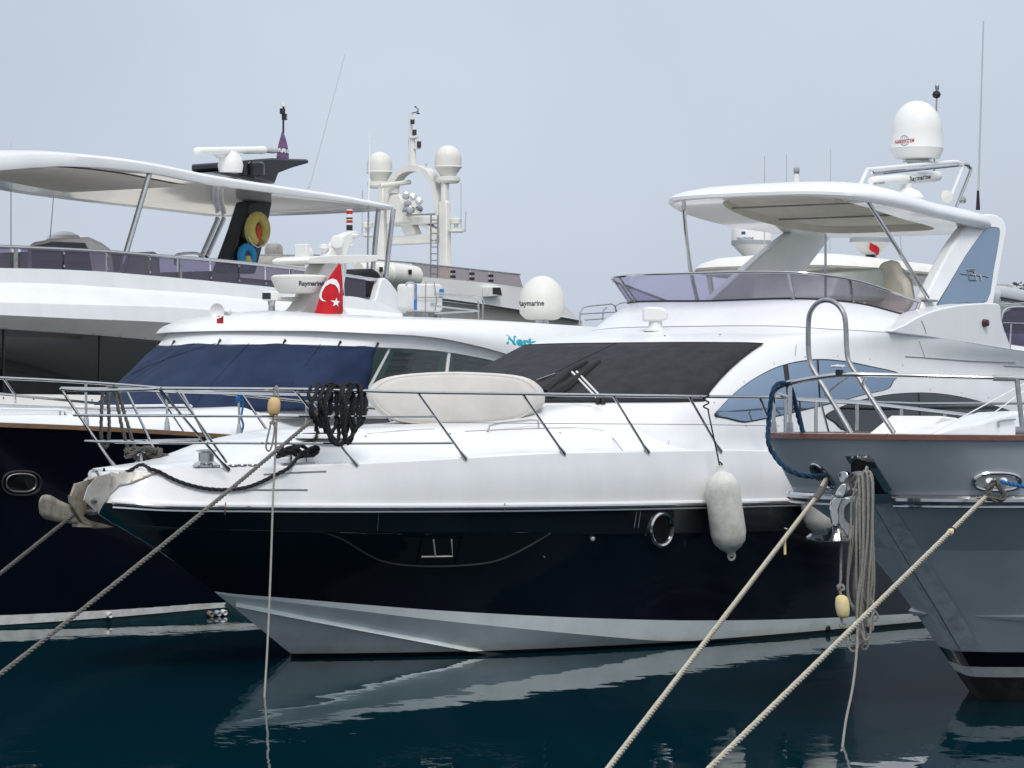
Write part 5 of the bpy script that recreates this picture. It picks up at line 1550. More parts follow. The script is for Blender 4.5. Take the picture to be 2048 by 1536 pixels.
mesh('rim_stripe', tube(tout(1.0, -.02), .02, 6, closed=True), 'cover_taupe', th)
for x, p in ((.8, 1.5), (.8, -1.5), (4.3, 1.5), (4.3, -1.5)):
    mesh('hardtop_post', tube([(X0 + x + .3, -p, 3.9), (X0 + x, -p, 5.05)], .05, 8), 'gelcoat_cream', YT)
hb3 = itp([(-8, 0), (-7, .9), (-5, 1.8), (-2, 2.3), (4, 2.4), (12, 2.3)])
rowz = lambda z, k, s=0: [(X0 + x + s, -hb3(x) * k, z) for x in [-8 + 20 * i / 30 for i in range(31)]]
g = grid([rowz(2.4, 1), rowz(-.3, .85, .6)]); mesh('hull', [g, mirror(g)], 'gelcoat', YT, smooth=30)
g = grid([rowz(2.4, 1), rowz(2.45, 0)]); mesh('deck', [g, mirror(g)], 'gelcoat', YT)
mesh('deckhouse', [box((X0 + 4, 0, 3.1), (10, 3.9, 1.5)), box((X0 + 2, 0, 3.95), (5.5, 3.6, .45))], 'gelcoat', YT, bevel=.1, seg=3)
mesh('boat_deck', box((X0 + 8.2, 0, 3.93), (5.2, 4.2, .12)), 'gelcoat', YT, bevel=.03)
for (px, py, txt, p, em) in ((1503, 497, 'TRACPHONE', 0, True), (1741, 492, 'TRACKVISION', 0, False)):
    q = T.at(px, py, x=X0 + 2.6)
    Yd = 60.0
    R_ = 42 / F * T_depth if False else 42 / F * 62.0
    d = mesh('satellite_dome', lathe([(.10, -.16), (.16, -.14), (R_ * .95, .06), (R_, .08), (R_, .14), (R_ * 1.0, .30)] + [(R_ * math.cos(a), .30 + R_ * .95 * math.sin(a)) for a in [math.radians(k) for k in (12, 25, 38, 50, 62, 74, 84, 90)]], q, 36), 'radome', YT, smooth=40)
    mesh('grey_band', lathe([(R_ * 1.004, .065), (R_ * 1.004, .145)], q, 36, cap=False), 'band_grey', d)
    mesh('dome_foot', lathe([(.09, -.40), (.09, -.12), (.18, -.12)], q, 14), 'gasket', d)
    D_ = bvh(d)
    off_ = 1503 - 1503
    if em:
        letters('lettering', 'TRACPHONE', T, D_, (1473, 480), (1507, 479), 5, 'ink_blue', d, .003, bold=.02)
        letters('maker_mark', 'KVH', T, D_, (1481, 488), (1492, 488), 4, 'ink_grey', d, .003)
        V, _n = zip(*[T.hit(D_, a, b, .003) for a, b in [(1483, 463), (1491, 463), (1491, 469), (1483, 469)]])
        mesh('square_mark', (list(V), [(0, 1, 2, 3)]), 'ink_blue', d, smooth=0)
    else:
        letters('lettering', 'TRACKVISION', T, D_, (1707, 467), (1744, 466), 5, 'ink_blue', d, .003, bold=.02)
        letters('maker_mark', 'KVH', T, D_, (1717, 474), (1728, 474), 4, 'ink_grey', d, .003)
for L in ([(1529, 520), (1529, 312)], [(1572, 520), (1573, 308)], [(1660, 512), (1661, 298)], [(1806, 530), (1798, 450)]):
    o = mesh('whip_antenna', tube([T.at(a, b, p=-.6) for a, b in L], [.012, .006], 5), 'plastic_grey', YT)
o = mesh('mast_light', [lathe([(.08, 0), (.05, .12), (.02, .3)], T.at(1593, 368, p=-.3), 12), tube([T.at(1593, 520, p=-.3), T.at(1593, 366, p=-.3)], .03, 6)], 'plastic_white', YT)
mesh('light_globe', lathe([(0, -.07), (.05, -.05), (.06, 0), (.05, .05), (.01, .08), (0, .12)], T.at(1593, 341, p=-.3), 12), 'steel', o)
# the flag by the second dome
def flag_on(fr, pts, m, name, label, p, par=None, th=.01):
    pass

# inflatable tender on the boat deck
tb = T.at(2040, 600, p=1.0)
tr_ = thing('inflatable_tender', 'grey inflatable tender with dark lettering at the right edge', 'tender', (T.ox, T.oy, 0), T.th)
A = [T.at(a, b, p=1.2) for a, b in [(1988, 590), (2000, 592), (2030, 598), (2100, 612)]]
tbm = mesh('tube', tube([A[0] + Vector((-.05, .05, .03)), A[0], A[1], A[2], A[3]], [.10, .17, .2, .2, .2], 16), 'plastic_grey', tr_)
letters('lettering', 'MAGIC DREAM', T, bvh(tbm), (2002, 602), (2082, 615), 8, 'ink_dark', tr_, .004, shear=.2, bold=.02)
A2 = [q + Vector((0, 1.3, 0)) for q in A]
mesh('tube', tube([A2[0], A2[1], A2[2], A2[3]], .2, 14), 'plastic_grey', tr_)
mesh('rubbing_strip', tube([q + Vector((-.05, -.19, -.06)) for q in A], .025, 6), 'gasket', tr_)
mesh('floor', plate([A[0] - Vector((0, 0, .25)), A[3] - Vector((0, 0, .25)), A2[3] - Vector((0, 0, .25)), A2[0] - Vector((0, 0, .25))], (0, 0, .1)), 'plastic_grey', tr_, smooth=0)
mesh('seat_cover', box((A[2] + A2[2]) / 2 + Vector((.1, 0, .12)), (.8, .7, .35)), 'cover_taupe', tr_, bevel=.1, seg=3)
zlow = A[0].z - .45
mesh('chock', [box((q.x, q.y + .65, (q.z - .25 + 3.99) / 2), (.15, 1.0, max(.05, q.z - .25 - 3.99))) for q in (A[1], A[3])], 'gelcoat', tr_, smooth=0)

# shore with trees
sh = mesh('shore', plate([(-40, 150, -1), (120, 150, -1), (120, 260, -1), (-40, 260, -1)], (0, 0, 2.2)), 'shore', smooth=0)
setp(sh, 'low shore far behind the boats', kind='structure')
def tree(loc, h, r, seed, label):
    random.seed(seed)
    t = thing('tree', label, 'tree', loc, 0, 'trees behind the boats')
    tk = [(0, 0, 0), (.1, .05, h * .3), (-.05, .1, h * .55), (.05, 0, h * .8)]
    V = [tube(tk, [.22, .16, .12, .06], 8)]
    limbs = []
    for k in range(7):
        a = random.uniform(0, 6.28); z = h * random.uniform(.35, .7)
        e = Vector((math.cos(a) * r * .7, math.sin(a) * r * .7, z + h * .18)); limbs.append(e)
        V.append(tube([(0, 0, z), (e.x * .5, e.y * .5, z + h * .06), tuple(e)], [.08, .05, .025], 6))
    mesh('trunk', V, 'bark', t)
    cl = []
    for k in range(26):
        a = random.uniform(0, 6.28); u = random.uniform(-1, 1); rr2 = r * random.uniform(.45, 1.0)
        cl.append((Vector((math.cos(a) * rr2 * math.sqrt(1 - u * u), math.sin(a) * rr2 * math.sqrt(1 - u * u), h * .72 + u * h * .26)), random.uniform(.35, .75)))
    V, Fc = [], []
    for c, s in cl:
        for _ in range(150):
            d = Vector((random.gauss(0, 1), random.gauss(0, 1), random.gauss(0, .8))).normalized() * s * random.random() ** .4
            p = c + d
            n = Vector((random.uniform(-1, 1), random.uniform(-1, 1), random.uniform(-.3, 1))).normalized()
            u = n.orthogonal().normalized(); w = n.cross(u); L = random.uniform(.08, .16)
            b = len(V); V += [p - u * L, p + w * L * .45, p + u * L, p - w * L * .45]; Fc.append((b, b + 1, b + 2, b + 3))
    mesh('crown', (V, Fc), 'leaf', t, smooth=0)
tree((23.0, 160, 1.2), 6.4, 1.9, 11, 'dark green tree showing over the grey tender, left of two')
tree((25.6, 163, 1.2), 5.9, 1.8, 12, 'dark green tree cut by the right edge of the picture')

# ================================================================== the grey yacht whose bow enters at the right
G = Frame(2.99, 31.67, 50)
YG = G.empty('grey_yacht', 'grey hulled yacht bow with mahogany cap rail entering at the right edge', 'yacht')
GE = 15.0
def grow(x0, pf, zf): return [((x0 + (GE - x0) * t), -pf(x0 + (GE - x0) * t), zf(x0 + (GE - x0) * t)) for t in [(i / 79) ** 2.6 for i in range(80)]]
gb_cap = itp([(0, 0), (.012, .28), (.05, .56), (.2, .93), (.5, 1.19), (1, 1.52), (2, 1.95), (4, 2.35), (8, 2.5), (15, 2.5)])
gb_rub = itp([(.44, 0), (.452, .25), (.5, .52), (.7, .92), (1.1, 1.3), (1.6, 1.6), (2.5, 1.95), (4, 2.25), (8, 2.45), (15, 2.45)])
gb_kn = itp([(.94, 0), (1.0, .14), (1.17, .38), (1.55, .82), (2.4, 1.4), (4, 1.95), (8, 2.3), (15, 2.35)])
gb_st = itp([(1.62, 0), (1.69, .13), (1.86, .33), (2.35, .78), (4, 1.5), (8, 2.05), (15, 2.2)])
gb_wl = itp([(2.46, 0), (2.53, .12), (2.7, .28), (3.25, .72), (5, 1.4), (8, 1.9), (15, 2.1)])
g_cap = grow(0, gb_cap, lambda x: 2.545 - .01 * x)
g_rub = grow(.44, gb_rub, lambda x: 1.985 - .004 * x)
g_kn = grow(.94, gb_kn, lambda x: 1.50)
g_st = grow(1.62, gb_st, lambda x: .86 - .035 * (x - 1.6))
g_wl = grow(2.46, gb_wl, lambda x: 0.0)
mid = lambda A, Bq, v, k=0.0: [(lambda q: (q[0], q[1] + k * min(1, -q[1] / .7), q[2]))(lerp3(a, b, v)) for a, b in zip(A, Bq)]
bul = grid([g_cap, mid(g_cap, g_rub, .33, -.01), mid(g_cap, g_rub, .66, -.01), g_rub])
bulw = mesh('bulwark', [bul, mirror(bul)], 'hull_grey', YG, smooth=30)
tops = grid([g_rub, mid(g_rub, g_kn, .5, .02), g_kn])
t2 = grid([[(x, y * .997, z - .004) for x, y, z in g_kn], mid(g_kn, g_st, .5, .02), g_st])
t3 = grid([g_st, mid(g_st, g_wl, .42)])
hullg = mesh('hull', [tops, mirror(tops), t2, mirror(t2), t3, mirror(t3)], 'hull_grey', YG, smooth=20)
for v0, v1, m_, nm in ((.42, .60, 'hull_black', 'boot_top'), (.60, .72, 'bottom_stripe', 'white_stripe'), (.72, 1.0, 'antifoul_dark', 'antifouling'), (1.0, 1.5, 'antifoul_dark', 'keel')):
    g = grid([mid(g_st, g_wl, v0), mid(g_st, g_wl, v1)])
    mesh(nm, [g, mirror(g)], m_, YG, smooth=20)
GHB = bvhs([bulw, hullg])
# raised strake and the worn stem guard
for sgn in (1, -1):
    P = [(x, (y - .02) * sgn, z) for x, y, z in g_st if abs(y) > .22]
    tp_ = [min(1, i / 12) for i in range(len(P))]
    rws = [[(x, y + .02 * sgn, z + .05 * k), (x, y + (.02 - .07 * k) * sgn, z), (x, y + .02 * sgn, z - .055 * k)] for (x, y, z), k in zip(P, tp_)]
    mesh('spray_strake', grid(rws), 'hull_grey', YG, smooth=15)
gd_ = []
for rw in (mid(g_rub, g_kn, .15), mid(g_rub, g_kn, .55), g_kn, mid(g_kn, g_st, .5), g_st, mid(g_st, g_wl, .2), mid(g_st, g_wl, .40)):
    acc, sel = 0.0, [Vector(rw[0])]
    prev = Vector(rw[0])
    for q in rw[1:]:
        q = Vector(q); acc += (q - prev).length; prev = q
        sel.append(q)
        if acc > .17: break
    P = resample(sel, acc / 6)
    while len(P) < 7: P.append(P[-1])
    gd_.append([(q.x - .008, q.y - .008, q.z) for q in P[:7]])
g = grid(gd_)
mesh('stem_guard', [g, mirror(g)], 'hull_grey_worn', YG, smooth=40)
# cap rail and steel rub rail
full_ = [(x, -y, z) for x, y, z in reversed(g_cap[1:])] + g_cap
sec_ = []
for i, (x, y, z) in enumerate(full_):
    t = Vector(full_[min(i + 1, len(full_) - 1)]) - Vector(full_[max(i - 1, 0)])
    n = Vector((t.y, -t.x, 0)).normalized() * -1
    if n.x > 0.2: n = -n
    q = Vector((x, y, z))
    if n.x * 0 + n.y * y < 0 and abs(y) > .3: n = -n
    sec_.append([q + n * .035 - Vector((0, 0, .012)), q + n * .035 + Vector((0, 0, .035)), q - n * .10 + Vector((0, 0, .04)), q - n * .10 - Vector((0, 0, .012))])
mesh('cap_rail', grid(sec_, cu=True), 'mahogany', YG, smooth=40)
for sgn in (1, -1):
    R0 = [(x - .035 if i < 30 else x, (y - .035) * sgn, z) for i, (x, y, z) in enumerate(g_rub)]
    rr3 = mesh('rub_rail', tube([q for q in R0 if abs(q[1]) > (.24 if sgn == 1 else .16)], .045, 10), 'steel', YG)
    mesh('lower_bead', tube([(x, y, z - .06) for x, y, z in R0 if abs(y) > .24], .014, 6), 'steel', rr3)
g = grid([[(x + .30, y * .84, z - .16) for x, y, z in g_cap], [(x + .30, 0, z - .10) for x, y, z in g_cap]])
mesh('deck', [g, mirror(g)], 'gelcoat', YG)
# bow plate around the anchor pocket
def gh(px, py, off=0.0):
    q, n = G.hit(GHB, px, py, off)
    return q if q is not None else G.at(px, py, x=.3)
pl1 = mesh('pocket_opening', patch(G, GHB, [(1702, 924), (1712, 919), (1732, 919), (1742, 930), (1776, 985), (1776, 998), (1705, 998)], .006, 12), 'gasket', YG, smooth=0)
for L in ([(1691, 911), (1738, 910), (1738, 920), (1712, 918), (1702, 926), (1700, 926)], [(1736, 910), (1746, 917), (1784, 978), (1772, 984), (1734, 924), (1732, 918)]):
    o = mesh('pocket_rim', patch(G, GHB, L, .012, 12), 'steel', YG, smooth=0); solid(o, .012)
mesh('stem_roller_cheek', plate([wq for wq in [G.at(a, b, x=.10) for a, b in spl([(1700, 950), (1712, 942), (1730, 944), (1738, 958), (1738, 1006), (1722, 1010), (1706, 992)], 3, True)]], (.05, 0, 0)), 'steel_dull', YG, smooth=30, bevel=.008)
mesh('stem_roller_cheek', plate([G.at(a, b, x=.06) for a, b in spl([(1676, 950), (1684, 942), (1694, 946), (1702, 975), (1712, 1000), (1700, 1004), (1686, 985)], 3, True)], (.05, 0, 0)), 'steel', YG, smooth=30, bevel=.008)
mesh('stem_roller', lathe([(.07, -.14), (.05, 0), (.07, .14)], G.at(1712, 984, x=.1), 16, (0, 1, 0)), 'steel_dull', YG)
mesh('stem_plate', patch(G, GHB, [(1742, 985), (1784, 985), (1786, 1000), (1770, 1004), (1742, 1004)], .02, 12), 'steel', YG, smooth=0)
# fairleads
def tov(cx_, cy_, a, b, ang, off, n=28):
    c, s = math.cos(ang), math.sin(ang); P = []
    for i in range(n):
        t = 2 * math.pi * i / n
        u, v = a * math.copysign(abs(math.cos(t)) ** .8, math.cos(t)), b * math.copysign(abs(math.sin(t)) ** .8, math.sin(t))
        P.append(gh(cx_ + u * c - v * s, cy_ + u * s + v * c, off))
    return P
f1 = mesh('fairlead', tube(tov(1993, 962, 46, 17, 0, .012), .022, 8, closed=True), 'steel', YG)
pg = tov(1993, 962, 42, 14, 0, .006); mesh('fairlead_opening', (pg, [tuple(range(28))]), 'plastic_white', f1, smooth=0)
mesh('fairlead_horn', [tube([gh(1976, 968, .02), gh(1976, 955, .05)], .035, 8)], 'gelcoat', f1)
mesh('fairlead_horn', [tube([gh(2004, 968, .02), gh(2004, 955, .05)], .035, 8)], 'gelcoat', f1)
f2 = mesh('fairlead', tube(tov(1646, 951, 30, 10, .85, .012), .018, 8, closed=True), 'steel', YG)
pg = tov(1646, 951, 26, 7, .85, .006); mesh('fairlead_opening', (pg, [tuple(range(28))]), 'gasket', f2, smooth=0)
# rails: cap-top line, starboard run, posts
gr = lambda x: gb_cap(x) - .05
def gport(px, py): return G.on(px, py, gr)
def gstb(px, py): return G.on(px, py, lambda x: -gr(x))
stb = [gstb(a, b) for a, b in [(1555, 788), (1600, 799), (1720, 806), (1830, 818), (1960, 833)]]
# the forward loop of the top bar runs round the bow at one height
zt_g = 3.09
nose = []
for t in [i / 40 for i in range(41)]:
    x = .9 * (1 - math.sin(math.pi * t)) + .03
    side = -1 if t < .5 else 1
    nose.append(Vector((x, -side * max(.0, gr(x) - .05) * min(1, abs(t - .5) * 5 + .0), zt_g - (.11 * max(0, .5 - t) * 2 if t < .5 else 0))))
pr_ = [Vector((x, -gr(x) + .05, zt_g + .01)) for x in [1.0 + 8 * i / 30 for i in range(31)]]
L0 = [G.at(a, b, x=xx) for a, b, xx in [(1548, 800, .35), (1547, 785, .32), (1556, 776, .25), (1580, 766, .15), (1650, 753, .05), (1700, 749, .1), (1770, 750, .3), (1850, 752, .55), (1990, 756, .95), (2070, 758, 1.25)]]
rg = mesh('bow_rail', tube([Vector(t) for t in spl(L0, 5)], .022, 10), 'steel', YG)
mesh('bow_rail_clamp', tube([G.at(1986, 756, x=.94), G.at(2028, 757, x=1.08)], .03, 10), 'steel_dull', rg)
mesh('bow_rail_clamp', tube([G.at(1576, 767, x=.165), G.at(1586, 764, x=.14)], .03, 10), 'steel', rg)
sr = [G.at(1552, 787, x=.3)] + stb
mesh('side_rail', tube([Vector(t) for t in spl(sr, 5)], .02, 8), 'steel', YG)
def base_z(q): return 2.57
for px, yt in ((1571, 797), (1632, 801), (1714, 806), (1803, 815), (1890, 825)):
    q = gstb(px, yt)
    st = mesh('rail_post', tube([Vector((q.x, q.y, 2.56)), q], .018, 8), 'steel', YG)
for px, yt, xx in ((1547, 786, .33), (1580, 770, .16)):
    q = G.at(px, yt, x=xx)
    b0 = Vector((q.x, q.y, 2.56))
    st = mesh('rail_post', tube([b0, q], .02, 8), 'steel', YG)
    mesh('socket', tube([b0, b0 + Vector((0, 0, .12))], [.04, .026], 8), 'steel_dull', st)
q = gport(2034, 760)
st = mesh('rail_post', tube([Vector((G.at(2046, 868, x=1.1))), G.at(2034, 760, x=1.1)], .024, 10), 'steel_dull', YG)
mesh('socket', box(G.at(2046, 862, x=1.1), (.1, .1, .08)), 'steel', st)
mesh('rail_brace', tube([G.at(1701, 749, x=.1), G.at(1650, 790, x=1.2)], .012, 6), 'steel', YG)
mesh('rail_brace', tube([G.at(1733, 749, x=.2), G.at(1720, 775, x=1.2)], .012, 6), 'steel', YG)
# tall hand hoop
hoopP = [(1702, 866), (1690, 845), (1660, 795), (1632, 748), (1621, 726), (1617, 700), (1617, 645), (1622, 622), (1635, 606), (1653, 600), (1671, 606), (1685, 622), (1691, 645), (1694, 705), (1700, 727), (1714, 750), (1745, 800), (1788, 866)]
mesh('boarding_hoop', tube([Vector(t) for t in spl([G.at(a, b, x=.75) for a, b in hoopP], 4)], .024, 10), 'steel_dull', YG)
lm = mesh('bow_lamp', lathe([(0, -.012), (.06, -.01), (.07, .0), (.06, .014), (0, .02)], G.at(1676, 733, x=.05), 18), 'lamp_lens', YG)
mesh('lamp_bracket', box(G.at(1679, 745, x=.05), (.05, .06, .05)), 'gasket', lm, bevel=.006)
# coach roof, hatch and stays
A = [G.at(a, b, p=.25) for a, b in [(1858, 872), (1905, 857), (1985, 838), (2026, 825), (2200, 818), (2200, 880)]]
cr_ = mesh('coach_roof', plate(A, (0, .42, 0)), 'gelcoat', YG, smooth=30, bevel=.03, seg=3)
mesh('roof_hand_rail', tube([G.at(a, b, p=.27) for a, b in [(1997, 855), (1997, 843), (2001, 842), (2030, 839)]], .012, 6), 'steel', cr_)
A = [G.at(a, b, p=-.55) for a, b in [(1836, 872), (1884, 832), (1917, 836), (1921, 842), (1890, 872)]]
mesh('deck_locker', plate(A, (0, .6, 0)), 'gelcoat_warm', YG, smooth=30, bevel=.02)
for L in ([(2080, 750), (1862, 868)], [(2075, 762), (1975, 835)]):
    mesh('stay_wire', tube([G.at(a, b, p=.3) for a, b in L], .006, 5), 'plastic_white', YG)

# ================================================================== loose things: lines, fenders, anchors, flags
def wp(px, py, Y): return Vector(((px - CX) / F * Y, Y, HC - (py - CY) / F * Y))
def loose(name, vf, m, label, cat, group=None, **k):
    return setp(mesh(name, vf, m, None, **k), label, cat, group)
def world(fr, q): return Vector((fr.ox + q.x * fr.c - q.y * fr.s, fr.oy + q.x * fr.s + q.y * fr.c, q.z))
def sag(a, b, s, n=30):
    return [a.lerp(b, i / n) - Vector((0, 0, s * 4 * (i / n) * (1 - i / n))) for i in range(n + 1)]

# pale mooring lines of the grey yacht
a1 = wp(1652, 958, 32.0)
mid1 = wp(1640, 985, 31.3)
e1 = Vector((-.12, 20.0, -.05))
o = loose('mooring_line', [rope([a1, a1.lerp(mid1, .5) + Vector((0, 0, .01)), mid1] + sag(mid1, e1, .0, 4)[1:], .021, n=6)], 'rope_pale', 'pale taut mooring line from the starboard fairlead of the grey bow, with a yellow tag', 'rope')
mesh('chafe_sleeve', tube([a1 + Vector((-.01, -.03, -.03)), mid1, mid1.lerp(e1, .012), mid1.lerp(e1, .025)], [.030, .034, .034, .030], 10), 'rope_grey', o)
q = mid1.lerp(e1, .16)
mesh('yellow_tag', plate([q + Vector((-.01, -.03, 0)), q + Vector((.012, -.03, 0)), q + Vector((.015, -.03, -.13)), q + Vector((-.005, -.03, -.13))], (0, .004, 0)), 'float_yellow', o, smooth=0)
a2 = wp(1990, 962, 31.15)
m2 = wp(1974, 992, 30.9)
e2 = Vector((.24, 20.0, -.05))
o = loose('mooring_line', [rope([a2, m2] + sag(m2, e2, .0, 4)[1:], .022, n=6)], 'rope_pale', 'pale taut mooring line from the port fairlead of the grey bow', 'rope')
lp_ = [wp(a, b, 30.85) for a, b in [(1972, 994), (1982, 972), (1990, 962), (1998, 972), (2009, 990), (2006, 998), (1990, 1000), (1980, 996)]]
mesh('eye_splice', rope([Vector(t) for t in spl(lp_, 5, True)], .028, n=6), 'rope_grey', o)
q = m2.lerp(e2, .123)
mesh('whipping', tube([q, q.lerp(e2, .006)], .027, 10), 'float_yellow', o)
mesh('whipping', tube([q.lerp(e2, -.006), q.lerp(e2, -.004)], .027, 10), 'gasket', o)
loose('mooring_tail', rope([wp(2002, 962, 31.1), wp(2015, 967, 30.9), wp(2048, 973, 30.7), wp(2110, 980, 30.4)], .018, n=6), 'rope_bright_blue', 'bright blue line leaving the port fairlead at the right edge', 'rope')
# dark blue line looped over the bow rail
P = [wp(a, b, y) for a, b, y in [(1607, 866, 32.6), (1600, 845, 32.6), (1592, 815, 32.5), (1586, 790, 32.4), (1580, 775, 32.3), (1568, 767, 32.2), (1555, 769, 32.1), (1546, 782, 32.0), (1541, 810, 32.0), (1537, 850, 32.0), (1537, 885, 31.9), (1547, 908, 31.9), (1565, 930, 31.8), (1590, 946, 31.7), (1620, 953, 31.7), (1650, 951, 31.9)]]
o = loose('mooring_line', rope([Vector(t) for t in spl(P, 5)], .024, n=6), 'rope_blue', 'dark blue rope looped over the grey yacht bow rail into its fairlead', 'rope')
# hanging braided bundle at the grey bow
random.seed(21)
pts = []
Yb = 31.15
xs_ = [1702, 1708, 1713, 1719, 1725, 1731, 1736, 1741, 1745]
tops_ = [1000, 996, 1000, 952, 946, 944, 946, 950, 956]
path = [(1712, 975, 31.3)]
k = 0
order = [3, 0, 4, 1, 5, 2, 6, 3, 7, 4, 8, 5, 6, 1, 7]
for i, j in enumerate(order):
    up_x = xs_[j] + random.uniform(-2, 2); ty = tops_[j] + random.uniform(-3, 3)
    bx_ = 1700 + (j / 8) * 45 + random.uniform(-8, 8); by = 1262 + random.uniform(-35, 38)
    d = random.uniform(-.07, .07)
    if i % 2 == 0:
        path += [(up_x, ty, Yb + d), (up_x + random.uniform(-3, 3), 1060, Yb - .05 + d), (lerp3((up_x, 0), (bx_, 0), .6)[0] + random.uniform(-4, 4), 1160, Yb - .05 + d), (bx_ - 5, by - 15, Yb + d), (bx_, by, Yb + d), (bx_ + 6, by - 14, Yb + d)]
    else:
        path += [(bx_ + random.uniform(-4, 4), 1190, Yb + d), (lerp3((bx_, 0), (up_x, 0), .6)[0], 1090, Yb - .03 + d), (up_x, ty + 40, Yb + d), (up_x + 2, ty, Yb + d)]
path += [(1722, 1000, Yb), (1727, 1100, Yb - .1), (1715, 1200, Yb - .12), (1714, 1290, Yb - .2), (1706, 1370, 30.5), (1692, 1440, 30.0), (1685, 1492, 29.29), (1683, 1502, 28.9)]
P = [wp(*t) for t in path]
o = loose('hanging_line', tube(resample([Vector(t) for t in spl(P, 6)], .03), .0115, 6), 'cord_grey', 'grey braided line hanging in a bundle from the grey yacht anchor down to the water', 'rope')
lps = [[(1700, 1265), (1696, 1290), (1706, 1303), (1716, 1292), (1714, 1268)], [(1702, 1250), (1698, 1270), (1708, 1283), (1716, 1262), (1708, 1250)], [(1722, 1262), (1730, 1280), (1740, 1270), (1742, 1240), (1748, 1222), (1744, 1200)]]
mesh('tail_loops', [tube([Vector(t) for t in spl([wp(a, b, Yb - .1) for a, b in L], 6)], .011, 6) for L in lps], 'cord_grey', o)
# float on a short line beside it
P = [wp(a, b, 31.0) for a, b in [(1684, 1060), (1682, 1120), (1681, 1165), (1676, 1172), (1679, 1180), (1688, 1178), (1684, 1170), (1678, 1178), (1682, 1192), (1683, 1240), (1690, 1248), (1683, 1254), (1680, 1248)]]
o = loose('float_line', tube([Vector(t) for t in spl(P, 5)], .012, 6), 'cord_grey', 'short knotted line carrying the yellow float beside the hanging bundle', 'rope')
def float_(name, top, bot, r, m, label):
    d = bot - top; L = d.length
    pr = [(.02, 0), (r * .62, .01), (r * .85, L * .12), (r, L * .35), (r * 1.0, L * .6), (r * .86, L * .86), (r * .6, L * .985), (.02, L)]
    return loose(name, lathe(pr, top, 24, d), m, label, 'float', smooth=50)
float_('mooring_float', wp(1683, 1190, 31.0), wp(1687, 1236, 31.0), .063, 'float_yellow', 'pale yellow foam float hanging beside the grey line bundle')

# black yacht: port bow line, slack line, starboard line
rr_q = lambda px, py, o_=0.0: world(M, M.at(px, py, p=brail(M.on(px, py, brail).x) + o_))
s0 = rr_q(625, 840, .03)
e0_ = Vector((-5.12, 28.96, -.05))
dk = lambda px, py, off: world(M, M.hit(DB, px, py, off)[0] if M.hit(DB, px, py, off)[0] else M.at(px, py, p=1.3))
P = [rr_q(640, 800, .02), rr_q(634, 825, .03), s0] + sag(s0, e0_, .05, 24)[1:]
loose('mooring_line', rope(P, .0225), 'rope_mid_grey', 'dark grey laid mooring line running from the coil on the rail down to lower left', 'rope')
hbp = lambda px, py, off=.035: world(M, M.hit(HB, px, py, off)[0])
P = [dk(622, 905, .06), dk(600, 925, .10), dk(575, 938, .05), hbp(548, 952), hbp(520, 966), hbp(488, 977), hbp(450, 981), hbp(410, 979), hbp(370, 970), hbp(340, 958), hbp(318, 946), dk(300, 939, .04), dk(282, 938, .05), world(M, M.at(262, 940, p=.3)), world(M, M.at(240, 948, p=.15))]
loose('slack_line', rope([Vector(t) for t in spl(P, 5)], .021), 'rope_black', 'slack black rope drooping over the white bow from cleat to anchor roller', 'rope')
# wraps on the cleat
cw = world(M, qc); random.seed(4)
dv = (world(M, qc + Vector((1, -.35, 0))) - cw).normalized(); sv = Vector((-dv.y, dv.x, 0))
P = [cw + dv * (.24 * math.cos(t * 1.0) * (1 if int(t / 3.1) % 2 else .8)) + sv * (.06 * math.sin(2 * t)) + Vector((0, 0, .10 + .035 * math.sin(3.3 * t) + .004 * t)) for t in [k * .25 for k in range(62)]]
P += [dk(628, 895, .10), dk(630, 885, .16), rr_q(632, 860, -.02), rr_q(634, 830, .0)]
loose('cleat_turns', rope([Vector(t) for t in spl(P, 2)], .022), 'rope_black', 'black rope turns belayed on the port bow cleat', 'rope')
# coil on the rail
random.seed(9)
pth = []
cxs = [634, 645, 652, 662, 670, 680, 690, 700, 708, 714]
deep = [838, 852, 846, 862, 880, 890, 872, 884, 866, 850]
for i, (c_, dp) in enumerate(zip(cxs, deep)):
    w = random.uniform(10, 34); o1, o2 = random.uniform(.02, .09), random.uniform(-.09, -.01); dp += random.uniform(-14, 8); c_ += random.uniform(-5, 5)
    pth += [(c_ - w * .3, 772 + random.uniform(-3, 3), .0), (c_ - w * .55, 790, o1), (c_ - w * .6 + random.uniform(-11, 9), 815 + random.uniform(-9, 9), o1 + .02), (c_ - w * .35, dp - 14, o1), (c_, dp, .02), (c_ + w * .45, dp - 14, o2 + .02), (c_ + w * .6 + random.uniform(-9, 9), 812 + random.uniform(-9, 9), o2), (c_ + w * .5, 788, o2), (c_ + w * .3, 771 + random.uniform(-3, 2), .0)]
pth += [(722, 782, .04), (723, 815, .05), (716, 850, .05), (700, 876, .05), (676, 889, .05), (660, 872, .05), (648, 830, .05), (640, 800, .05)]
P = [rr_q(a, b, c) for a, b, c in pth]
loose('rope_coil', rope([Vector(t) for t in spl(P, 5)], .0225), 'rope_black', 'black laid rope hung in a tangled coil over the bow rail', 'rope')
